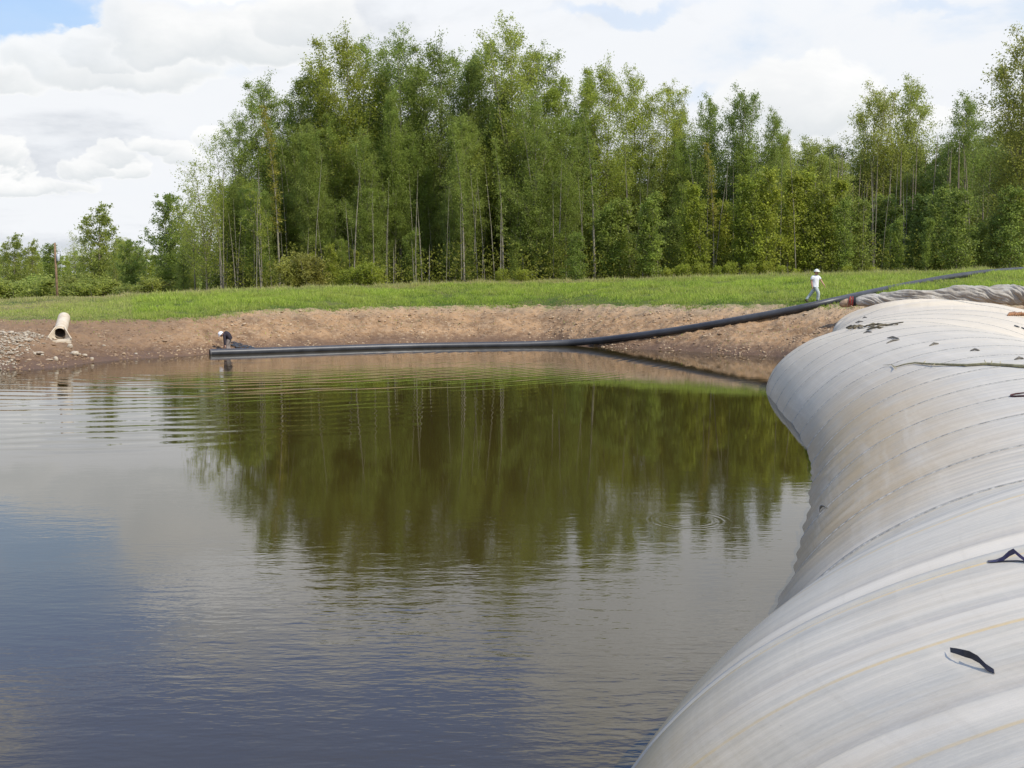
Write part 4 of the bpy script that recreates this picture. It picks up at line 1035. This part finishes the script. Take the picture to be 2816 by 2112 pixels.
for (kd, i, x, y, Y, w, c, lab) in LEFT: tree_px(kd, i, x, y, Y, w, c, lab, 'trees beyond the left end of the meadow')
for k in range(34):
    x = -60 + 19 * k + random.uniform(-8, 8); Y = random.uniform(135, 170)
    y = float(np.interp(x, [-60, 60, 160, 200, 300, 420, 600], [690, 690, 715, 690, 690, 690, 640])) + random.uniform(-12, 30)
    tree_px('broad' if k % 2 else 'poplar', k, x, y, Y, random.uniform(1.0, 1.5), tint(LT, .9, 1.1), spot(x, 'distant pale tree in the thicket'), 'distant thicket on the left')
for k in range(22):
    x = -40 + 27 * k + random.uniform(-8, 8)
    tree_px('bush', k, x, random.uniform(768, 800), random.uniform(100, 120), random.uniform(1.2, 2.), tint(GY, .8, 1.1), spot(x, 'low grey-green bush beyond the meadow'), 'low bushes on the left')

# undergrowth: thin poles and twiggy leaf mass inside the wood
def thicket(name, n, x0, x1, y0, y1, hmax, leaf, col, lab, seed):
    rng = np.random.default_rng(seed); px_ = rng.uniform(x0, x1, n); Y = rng.uniform(y0, y1, n); X = (px_ - 1408) / F * Y
    z = H(X, Y, False) + rng.random(n) ** 1.5 * hmax * (.5 + .8 * vnoise(X * .5, Y * .5, 9)); V = leaf_cards(np.stack([X, Y, z], 1), leaf, rng)
    o = link(name, mesh_np(name, V, np.arange(n * 4).reshape(-1, 4), [M_leaf], False, {'leaf': np.repeat(np.clip(rng.normal(.4, .25, n), 0, 1), 4)}), kind='stuff', label=lab, category='undergrowth'); o.color = (*col, 1)
thicket('undergrowth', 110000, 560, 2900, 94, 112, 6.5, .16, (1.0, .85, .66), 'dim brushwood filling the inside of the wood', 5)  # brush colour brightened to make up for the little light in there
thicket('brushwood', 60000, 620, 2900, 80, 96, 3.0, .10, (1.0, .86, .68), 'low leafy brush on the forest floor at the front', 6)
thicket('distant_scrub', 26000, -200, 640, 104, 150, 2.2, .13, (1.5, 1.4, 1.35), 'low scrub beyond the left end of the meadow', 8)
m_ = MB(); rr_ = random.Random(5)
for k in range(420):
    x = rr_.uniform(600, 2500); Y = rr_.uniform(79.5, 106); X = (x - 1408) / F * Y; h_ = rr_.uniform(3, 11); z0 = float(H(X, Y, False)); lx = rr_.gauss(0, .05) * h_
    r0 = rr_.uniform(.02, .055)
    m_.tube([(X, Y, z0 - .1), (X + lx * .4, Y, z0 + h_ * .5), (X + lx, Y, z0 + h_)], [r0, r0 * .8, .008], 4, caps=False)
o = m_.build('saplings', M_trunk, None); o['kind'] = 'stuff'; o['label'] = 'countless thin pale sapling poles inside the wood'; o['category'] = 'saplings'
m_ = MB()
for k in range(260):
    x = rr_.uniform(600, 2700); Y = rr_.uniform(88, 112); X = (x - 1408) / F * Y; h_ = rr_.uniform(6, 13); z0 = float(H(X, Y, False)); lx = rr_.gauss(0, .03) * h_
    r0 = rr_.uniform(.05, .13)
    m_.tube([(X, Y, z0 - .1), (X + lx * .4, Y, z0 + h_ * .5), (X + lx, Y, z0 + h_)], [r0, r0 * .8, .02], 5, caps=False)
o = m_.build('inner_trunks', M_darkbark, None); o['kind'] = 'stuff'; o['label'] = 'dim grey-brown trunks massed deep inside the wood'; o['category'] = 'trunks'

# ------------------------------------------------------------------ meadow grass
def grass_fn(g, b):
    t = g.attr('tone'); d_ = g.attr('dry'); p = g.pos(); n = g.noise(p, .22, 4, .6)
    c = g.mix(t, (.14, .24, .022), (.49, .61, .080)); c = g.mix(g.mr(n, .42, .62, 0, .5), c, (.40, .43, .09)); c = g.mix(d_, c, (.46, .38, .20))
    g.nt.links.new(c, b.inputs['Base Color'])
    tr = g.new('ShaderNodeBsdfTranslucent'); g.put(tr.inputs[0], g.scale(c, 1.3)); mx = g.new('ShaderNodeMixShader'); mx.inputs[0].default_value = .4
    nt = g.nt; nt.links.new(b.outputs[0], mx.inputs[1]); nt.links.new(tr.outputs[0], mx.inputs[2]); nt.links.new(mx.outputs[0], nt.nodes['Material Output'].inputs[0])
M_grass = mat('grass_blades', rough=.6, spec=.3, fn=grass_fn)
def grass(name, n, lab, seed, t0=-.04, t1=1.35, umin=-.56, umax=.56, hmul=1., dryb=0.):
    rng = np.random.default_rng(seed); u_ = rng.uniform(umin, umax, n); yw, ye, ze, yt, zt = zone(u_)
    t = rng.uniform(t0, t1, n); Y = ye + (yt - ye) * t; X = u_ * Y
    bare = bare_at(X, Y); edge = np.clip((t + .02 + .16 * (vnoise(X * .5, Y * .7, 19) - .5) + .06 * (vnoise(X * 2.2, Y * 2, 18) - .5)) / .05, 0, 1)
    cl = np.clip((vnoise(X * .45, Y * .9, 23) * .55 + vnoise(X * 1.9, Y * 1.9, 24) * .45 - .5) * 1.9 + .5, 0, 1)
    keep = (rng.random(n) > bare * .93) & (rng.random(n) < .25 + .75 * edge) & (rng.random(n) < .35 + cl)
    X, Y, t, cl, bare, u_ = (a[keep] for a in (X, Y, t, cl, bare, u_)); n = len(X); Z = H(X, Y)
    h = hmul * (.05 + .27 * cl * rng.uniform(.5, 1.3, n)) * (1 - .45 * bare) * np.clip(.55 + t * 2.2, .55, 1.) ; h *= np.where(u_ < -.38, .65, 1)
    a = rng.uniform(0, 6.28, n); w = rng.uniform(.012, .03, n) * (1 + h); lx, ly = rng.normal(0, .35, n) * h, rng.normal(0, .35, n) * h
    c, s = np.cos(a) * w, np.sin(a) * w
    V = np.stack([np.stack([X - c, Y - s, Z - .02], 1), np.stack([X + c, Y + s, Z - .02], 1), np.stack([X + lx + c * .3, Y + ly, Z + h], 1)], 1)
    dry = np.clip(rng.random(n) ** 3 * .5 + .75 * np.clip((t - .72) * 3.2, 0, 1) * rng.random(n) + .5 * bare + .45 * (u_ < -.37) * rng.random(n) + dryb, 0, 1)
    tone = np.clip(.25 + .55 * cl + rng.normal(0, .18, n) - .35 * np.clip(1 - t * 5, 0, 1), 0, 1)
    link(name, mesh_np(name, V.reshape(-1, 3), np.arange(n * 3).reshape(-1, 3), [M_grass], False, {'tone': np.repeat(tone, 3), 'dry': np.repeat(dry, 3)}), kind='stuff', label=lab, category='grass')
grass('meadow_grass', 420000, 'lush bright green grass covering the meadow above the earth bank', 31)
grass('tall_grass', 26000, 'straw-coloured seeding grass along the crest before the wood', 32, .70, 1.4, hmul=1.6, dryb=.25)
grass('bank_weeds', 5200, 'sparse green weeds creeping down the top of the earth bank', 33, -.30, .0, -.42, .34, hmul=.6)

# ------------------------------------------------------------------ utility pole, wires, parked car
M_pole = mat('weathered_pole', rough=.85, fn=flat((.24, .155, .09), amt=.35, scale=4))
M_grey = mat('transformer_grey', rough=.4, fn=flat((.55, .57, .60), amt=.1))
M_metal = mat('dull_metal', rough=.5, fn=flat((.3, .3, .3), amt=.2)); M_wire = mat('wire', fn=flat((.05, .05, .05), amt=.1))
Yp = 97.; pb = PY(158, 828, Yp); zg = float(H(pb.x, Yp, False)); top = PY(156, 668, Yp)
po = thing('utility_pole', 'brown wooden utility pole carrying a grey transformer at the far left', 'utility pole', (pb.x, Yp, zg))
hp = top.z - zg; MB().tube([(0, 0, -.2), (0, 0, hp * .5), (-.02, 0, hp)], [.125, .11, .09], 12).build('post', M_pole, po)
tz = PY(163, 708, Yp).z - zg
MB().tube([(.26, -.05, tz - .35), (.26, -.05, tz - .33), (.26, -.05, tz + .26), (.26, -.05, tz + .31)], [.12, .145, .145, .10], 16).build('transformer', M_grey, po)
MB().tube([(.26, -.05, tz + .29), (.26, -.05, tz + .52)], [.04, .02], 8).build('bushing', M_grey, po)
MB().box((.14, 0, tz), (.22, .05, .05)).box((.25, 0, tz + .58), (.55, .05, .05)).build('bracket', M_metal, po, False)
MB().tube([(.48, 0, tz + .15), (.48, 0, tz + .74)], [.03, .03], 8).build('fuse_holder', M_grey, po)
MB().tube([Vector((-.0, 0, hp - .05)).lerp(Vector((-24, 40, hp - 1.0)), t) - Vector((0, 0, 1.2 * math.sin(math.pi * t))) for t in np.linspace(0, 1, 12)], .015, 4).build('wire', M_wire, po)
M_car = mat('white_car_paint', rough=.25, spec=.5, fn=flat((.72, .74, .78), amt=.03)); M_glass = mat('car_glass', (.02, .025, .03), .05, .5); M_tyre = mat('tyre', (.02, .02, .02), .8)
q = PY(171, 816, 118.); zc = q.z - 1.46
car = thing('parked_car', 'white car almost hidden behind the grass crest beside the utility pole foot', 'car', (q.x, 118., zc), R(12))
def loft(secs, name, matl, parent, sub=2):
    m_ = MB(); k = len(secs[0])
    for s_ in secs: m_.v += [Vector(p) for p in s_]
    for i in range(len(secs) - 1):
        for j in range(k): m_.f.append((i * k + j, i * k + (j + 1) % k, (i + 1) * k + (j + 1) % k, (i + 1) * k + j))
    m_.f.append(tuple(range(k))[::-1]); m_.f.append(tuple((len(secs) - 1) * k + j for j in range(k)))
    return m_.build(name, matl, parent, True, sub=sub)
def csec(y, w0, w1, z0, z1): return [(-w0, y, z0), (-w0 * 1.02, y, (z0 + z1) / 2), (-w1, y, z1), (w1, y, z1), (w0 * 1.02, y, (z0 + z1) / 2), (w0, y, z0)]
loft([csec(-2.1, .70, .62, .35, .62), csec(-1.9, .82, .74, .25, .78), csec(-.9, .86, .80, .22, .92), csec(1.2, .86, .80, .22, .95), csec(1.95, .82, .74, .26, .88), csec(2.1, .72, .64, .4, .75)], 'body', M_car, car)
loft([csec(-.95, .76, .70, .88, .92), csec(-.35, .74, .58, .88, 1.36), csec(.8, .74, .58, .88, 1.38), csec(1.6, .74, .66, .88, .96)], 'glasshouse', M_glass, car)
loft([csec(-.45, .60, .55, 1.33, 1.38), csec(-.2, .64, .58, 1.36, 1.45), csec(.7, .64, .58, 1.36, 1.46), csec(1.0, .58, .52, 1.30, 1.36)], 'roof', M_car, car)
for sx in (-1, 1):
    for sy in (-1.3, 1.3): MB().tube([(sx * .72, sy, .31), (sx * .88, sy, .31)], [.31, .31], 18).build('wheel', M_tyre, car)
    MB().box((sx * .58, -2.06, .62), (.26, .08, .12)).build('headlight', M_grey, car, False, bevel=.02)

# ------------------------------------------------------------------ people
def skin_mesh(name, verts, edges, radii, matl, parent, root=0, sub=2, post=None):
    """continuous body or garment grown from a skeleton with the Skin modifier, then frozen to a mesh"""
    me = bpy.data.meshes.new(name); me.from_pydata([tuple(v) for v in verts], edges, [])
    o = bpy.data.objects.new(name, me); COL.objects.link(o)
    md = o.modifiers.new('skin', 'SKIN'); md.use_smooth_shade = True; md.branch_smoothing = .4
    for i, r_ in enumerate(radii):
        sv = me.skin_vertices[0].data[i]; sv.radius = r_ if hasattr(r_, '__len__') else (r_, r_); sv.use_root = (i == root)
    sb = o.modifiers.new('sub', 'SUBSURF'); sb.levels = sb.render_levels = sub
    bpy.context.view_layer.update(); dg = bpy.context.evaluated_depsgraph_get()
    nm = bpy.data.meshes.new_from_object(o.evaluated_get(dg)); bpy.data.objects.remove(o); nm.name = name
    nm.materials.clear(); nm.materials.append(matl); nm.polygons.foreach_set('use_smooth', [True] * len(nm.polygons))
    return link(name, nm, parent)
M_skin = mat('skin', rough=.55, fn=flat((.46, .26, .17), amt=.08, scale=20)); M_shirt = mat('white_cotton', rough=.9, fn=flat((.78, .78, .77), amt=.05, scale=9, bump=.5, bd=.01))
M_jeans = mat('faded_denim', rough=.9, fn=flat((.44, .48, .45), amt=.25, scale=10)); M_jeans2 = mat('blue_denim', rough=.9, fn=flat((.12, .19, .30), amt=.3, scale=10))
M_helm = mat('helmet_shell', rough=.35, spec=.5, fn=flat((.80, .79, .66), amt=.02)); M_helm2 = mat('white_helmet_shell', rough=.35, spec=.5, fn=flat((.84, .84, .84), amt=.02))
M_jacket = mat('dark_jacket', rough=.85, fn=flat((.035, .028, .035), amt=.3, scale=10)); M_boot = mat('boot_leather', rough=.6, fn=flat((.06, .045, .03), amt=.3)); M_hair = mat('dark_hair', fn=flat((.03, .02, .015), amt=.3))
M_grtr = mat('grey_trousers', rough=.9, fn=flat((.30, .25, .22), amt=.2, scale=10)); M_eye = mat('eye', (.02, .02, .02), .2)

def person(name, label, cat, loc, J, top_m, leg_m, helm_m, fwd, headdir, jacket=False, scale=1.):
    """J: joints in metres round the feet point (world axes); fwd: unit heading"""
    t_ = thing(name, label, cat, tuple(loc)); t_.scale = (scale,) * 3
    V = {k: Vector(v) for k, v in J.items()}
    f = Vector(fwd).normalized(); hd = Vector(headdir).normalized()
    # --- body: one continuous mesh with hands
    names = ['pelvis', 'spine', 'chest', 'neck', 'head', 'crown', 'sl', 'el', 'wl', 'pl', 'sr', 'er', 'wr', 'pr', 'hl', 'kl', 'al', 'tl', 'hr', 'kr', 'ar', 'tr']
    for s_ in 'lr':
        V['p' + s_] = V['w' + s_] + (V['w' + s_] - V['e' + s_]).normalized() * .075
        V['t' + s_] = V['a' + s_] + f * .17 + Vector((0, 0, -.05))
    V['crown'] = V['head'] + (V['head'] - V['neck']).normalized() * .10
    rad = dict(pelvis=(.085, .07), spine=(.085, .07), chest=(.085, .065), neck=.052, head=(.078, .095), crown=(.07, .085), sl=.042, el=.042, wl=.030, pl=(.040, .02), sr=.042, er=.042, wr=.030, pr=(.040, .02),
               hl=.075, kl=.055, al=.040, tl=.036, hr=.075, kr=.055, ar=.040, tr=.036)
    ed = [('pelvis', 'spine'), ('spine', 'chest'), ('chest', 'neck'), ('neck', 'head'), ('head', 'crown')]
    for s_ in 'lr': ed += [('chest', 's' + s_), ('s' + s_, 'e' + s_), ('e' + s_, 'w' + s_), ('w' + s_, 'p' + s_), ('pelvis', 'h' + s_), ('h' + s_, 'k' + s_), ('k' + s_, 'a' + s_), ('a' + s_, 't' + s_)]
    vs_ = [V[n_] for n_ in names]; es = [(names.index(a), names.index(b)) for a, b in ed]; rs = [rad[n_] for n_ in names]
    body = skin_mesh('body', vs_, es, rs, M_skin, t_)
    # fingers: separate chains rooted in the palm, joined into the body mesh
    extra = []
    for s_ in 'lr':
        dd = (V['w' + s_] - V['e' + s_]).normalized(); acr = dd.cross(Vector((0, 0, 1)) if abs(dd.z) < .8 else f).normalized(); nrm = dd.cross(acr)
        pc = V['p' + s_]; fv, fe, fr = [], [], []
        for k, (off, ln) in enumerate(((-.030, .060), (-.011, .075), (.010, .070), (.029, .055))):
            b0 = len(fv); st = pc + acr * off + dd * .0
            fv += [st, st + dd * (.03 + ln * .45), st + dd * (.03 + ln * .75) + nrm * .018, st + dd * (.03 + ln * .85) + nrm * .042]; fe += [(b0, b0 + 1), (b0 + 1, b0 + 2), (b0 + 2, b0 + 3)]; fr += [.010, .009, .0085, .007]
        b0 = len(fv); st = V['w' + s_] + dd * .03; fv += [st, st + acr * -.045 + dd * .035 + nrm * .01, st + acr * -.055 + dd * .07 + nrm * .025]; fe += [(b0, b0 + 1), (b0 + 1, b0 + 2)]; fr += [.012, .011, .009]
        m_ = MB()
        for a_, b_ in fe: m_.tube([fv[a_], fv[b_]], [fr[a_], fr[b_]], 6)
        extra.append(m_)
    # nose, ears, chin joined to the body
    hv = V['head']; side = hd.cross(Vector((0, 0, 1))).normalized() if abs(hd.z) < .9 else Vector((1, 0, 0)); hup = side.cross(hd).normalized()
    m_ = MB(); m_.tube([hv + hd * .085 + hup * .03, hv + hd * .115 - hup * .01, hv + hd * .09 - hup * .02], [.010, .016, .012], 6)
    m_.tube([hv + hd * .06 - hup * .075 - side * .03, hv + hd * .075 - hup * .08, hv + hd * .06 - hup * .075 + side * .03], [.02, .026, .02], 6)
    for q in (-1, 1): m_.tube([hv + side * q * .082 - hup * .02, hv + side * q * .092 + hup * .005, hv + side * q * .084 + hup * .03], [.012, .018, .012], 6)
    extra.append(m_)
    import bmesh
    bm = bmesh.new(); bm.from_mesh(body.data)
    for m_ in extra:
        vv = [bm.verts.new(v_) for v_ in m_.v]
        for fc in m_.f: bm.faces.new([vv[i] for i in fc])
    bm.to_mesh(body.data); bm.free(); body.data.polygons.foreach_set('use_smooth', [True] * len(body.data.polygons))
    for q in (-1, 1):
        MB().tube([hv + hd * .083 + side * q * .033 + hup * .022, hv + hd * .094 + side * q * .033 + hup * .022], [.013, .009], 8).build('eye', M_eye, t_)
    MB().tube([hv + hd * .094 - hup * .045 - side * .024, hv + hd * .099 - hup * .045, hv + hd * .094 - hup * .045 + side * .024], [.004, .006, .004], 5).build('mouth', mat('lips', (.30, .12, .10)), t_)
    # --- clothes
    L_ = lambda a, b, t: V[a].lerp(V[b], t)
    def garment(name_, pts, wid, dep, sleeves, m_at):
        '''torso of oval rings along the back plus sleeve tubes, one mesh, slightly rumpled'''
        gm = MB(); k = 22; P_ = []
        W_ = []
        fine = []
        for i in range(len(pts) - 1):
            for t in (0, .33, .66): fine.append((pts[i].lerp(pts[i + 1], t), wid[i] * (1 - t) + wid[i + 1] * t, dep[i] * (1 - t) + dep[i + 1] * t))
        fine.append((pts[-1], wid[-1], dep[-1]))
        for _ in range(2):
            fine = [fine[0]] + [((fine[i - 1][0] + fine[i][0] * 2 + fine[i + 1][0]) / 4, (fine[i - 1][1] + fine[i][1] * 2 + fine[i + 1][1]) / 4, (fine[i - 1][2] + fine[i][2] * 2 + fine[i + 1][2]) / 4) for i in range(1, len(fine) - 1)] + [fine[-1]]
        across = (V['sl'] - V['sr']).normalized()
        for i, (c_, w_, d_) in enumerate(fine):
            t = (fine[min(i + 1, len(fine) - 1)][0] - fine[max(i - 1, 0)][0]).normalized(); sd = (across - t * across.dot(t)).normalized(); fr = t.cross(sd)
            for j in range(k):
                a = 2 * math.pi * j / k; wr = 1 + .035 * math.sin(a * 5 + i * .9) * (1 if i < len(fine) - 3 else 0)
                gm.v.append(c_ + (sd * math.cos(a) * w_ + fr * math.sin(a) * d_) * wr)
        for i in range(len(fine) - 1):
            for j in range(k): gm.f.append((i * k + j, i * k + (j + 1) % k, (i + 1) * k + (j + 1) % k, (i + 1) * k + j))
        for sp, sr_ in sleeves: gm.tube(sp, sr_, 12)
        return gm.build(name_, m_at, t_, sub=1)
    dn = (V['pelvis'] - V['spine']).normalized(); sl_ = []
    for s_ in 'lr':
        inn = L_('chest', 's' + s_, .35) + Vector((0, 0, .0))
        if jacket: sl_.append(([inn, V['s' + s_], L_('s' + s_, 'e' + s_, .3), V['e' + s_], L_('e' + s_, 'w' + s_, .5), L_('e' + s_, 'w' + s_, .93)], [.085, .085, .075, .066, .058, .050]))
        else: sl_.append(([inn, V['s' + s_], L_('s' + s_, 'e' + s_, .35), L_('s' + s_, 'e' + s_, .72)], [.080, .080, .075, .080]))
    nk = L_('chest', 'neck', .85)
    if jacket: garment('jacket', [V['pelvis'] + dn * .08, V['pelvis'], V['spine'], V['chest'], L_('chest', 'neck', .55), nk], [.155, .165, .175, .19, .15, .075], [.135, .14, .145, .145, .11, .07], sl_, top_m)
    else: garment('shirt', [V['pelvis'] + dn * .10, V['pelvis'], V['spine'], V['chest'], L_('chest', 'neck', .5), nk], [.185, .178, .175, .195, .15, .075], [.145, .14, .135, .135, .10, .068], sl_, top_m)
    pn = [V['pelvis'] + Vector((0, 0, .03)), V['pelvis'] - Vector((0, 0, .05))]; pe = [(0, 1)]; pr_ = [(.125, .105), (.13, .115)]
    for s_ in 'lr':
        b0 = len(pn); pn += [V['h' + s_], V['k' + s_], L_('k' + s_, 'a' + s_, .92)]; pe += [(1, b0), (b0, b0 + 1), (b0 + 1, b0 + 2)]; pr_ += [.118, .083, .074]
    skin_mesh('trousers', pn, pe, pr_, leg_m, t_, 0)
    for s_ in 'lr':
        skin_mesh('boot', [V['a' + s_] + Vector((0, 0, .06)), V['a' + s_], V['a' + s_] + f * .10 + Vector((0, 0, -.045)), V['a' + s_] + f * .20 + Vector((0, 0, -.055))], [(0, 1), (1, 2), (2, 3)], [.062, .062, .05, .042], M_boot, t_, 1)
    # helmet: shell, brim, ridge
    up_ = hup; cp = hv + up_ * .045
    hm = MB(); k = 20
    rings = []
    for i in range(8):
        a = i / 7 * math.pi / 2; rr2 = math.cos(a); zz_ = math.sin(a) * .125
        rings.append([cp + up_ * zz_ + (side * math.cos(2 * math.pi * j / k) * .120 + hd * math.sin(2 * math.pi * j / k) * .142) * max(rr2, .02) for j in range(k)])
    for rg_ in rings: hm.v += rg_
    for i in range(7):
        for j in range(k): hm.f.append((i * k + j, i * k + (j + 1) % k, (i + 1) * k + (j + 1) % k, (i + 1) * k + j))
    hm.f.append(tuple(7 * k + j for j in range(k))); hm.f.append(tuple(range(k))[::-1])
    he = hm.build('helmet', helm_m, t_)
    bb_ = MB()
    for r_, z_ in ((.98, .012), (1.14, -.004), (1.12, -.012), (.96, .0)):
        for j in range(k):
            a = 2 * math.pi * j / k; ex = 1 + .26 * max(0, math.sin(a)) * (r_ > 1)
            bb_.v.append(cp + up_ * z_ + side * math.cos(a) * .120 * r_ + hd * math.sin(a) * .142 * r_ * ex)
    for i in range(3):
        for j in range(k): bb_.f.append((i * k + j, i * k + (j + 1) % k, (i + 1) * k + (j + 1) % k, (i + 1) * k + j))
    bb_.build('brim', helm_m, he)
    MB().tube([cp + hd * .12 + up_ * .07, cp + hd * .06 + up_ * .118, cp + up_ * .130, cp - hd * .06 + up_ * .118, cp - hd * .12 + up_ * .07], [.008, .014, .016, .014, .008], 6).build('ridge', helm_m, he)
    hb = MB(); hb.tube([hv - hd * .055 + up_ * .03, hv - hd * .070 - up_ * .02, hv - hd * .055 - up_ * .06], [.078, .062, .035], 12); hb.build('hair', M_hair, t_)
    return t_
# walker on the meadow edge, striding to the right
Yw1 = 55.2; q = PY(2240, 838, Yw1); gz = float(H(q.x, Yw1)); top = PY(2236, 737, Yw1).z; sc_ = (top - gz) / 1.86
J = dict(pelvis=(0, 0, .96), spine=(.0, 0, 1.12), chest=(.02, -.01, 1.34), neck=(.03, -.02, 1.50), head=(.045, -.035, 1.63),
         sl=(.16, .07, 1.42), el=(.30, .04, 1.18), wl=(.40, -.06, .97), sr=(-.15, -.07, 1.42), er=(-.20, -.06, 1.14), wr=(-.17, -.10, .90),
         hl=(.07, .06, .90), kl=(-.14, .09, .52), al=(-.40, .12, .13), hr=(-.02, -.08, .90), kr=(.14, -.13, .50), ar=(.10, -.10, .08))
person('person', 'person in white hard hat, white T-shirt and faded jeans walking along the meadow edge', 'person', (q.x, Yw1, gz), J, M_shirt, M_jeans, M_helm, (.9, -.42, 0), (.55, -.83, -.08), scale=sc_).scale = (sc_ * 1.12, sc_ * 1.12, sc_)
# worker bending over the pipe end, hands at the pipe
xb = PY(622, 950, 51.75).x
J = dict(pelvis=(.17, .02, .80), spine=(.13, .0, .92), chest=(.02, -.04, 1.02), neck=(-.09, -.07, 1.02), head=(-.19, -.10, .96),
         sl=(-.01, .12, .99), el=(-.04, .08, .68), wl=(-.06, -.12, .42), sr=(-.03, -.20, .97), er=(.0, -.24, .66), wr=(.03, -.28, .40),
         hl=(.16, .11, .76), kl=(.06, .15, .40), al=(.15, .16, .02), hr=(.15, -.06, .76), kr=(.03, -.03, .40), ar=(.10, .0, .0))
person('person', 'person in white hard hat and dark jacket bending over the end of the pipe', 'person', (xb, 51.75, -.06), J, M_jacket, M_grtr, M_helm2, (-.95, -.3, 0), (-.62, -.25, -.74), jacket=True, scale=1.0)
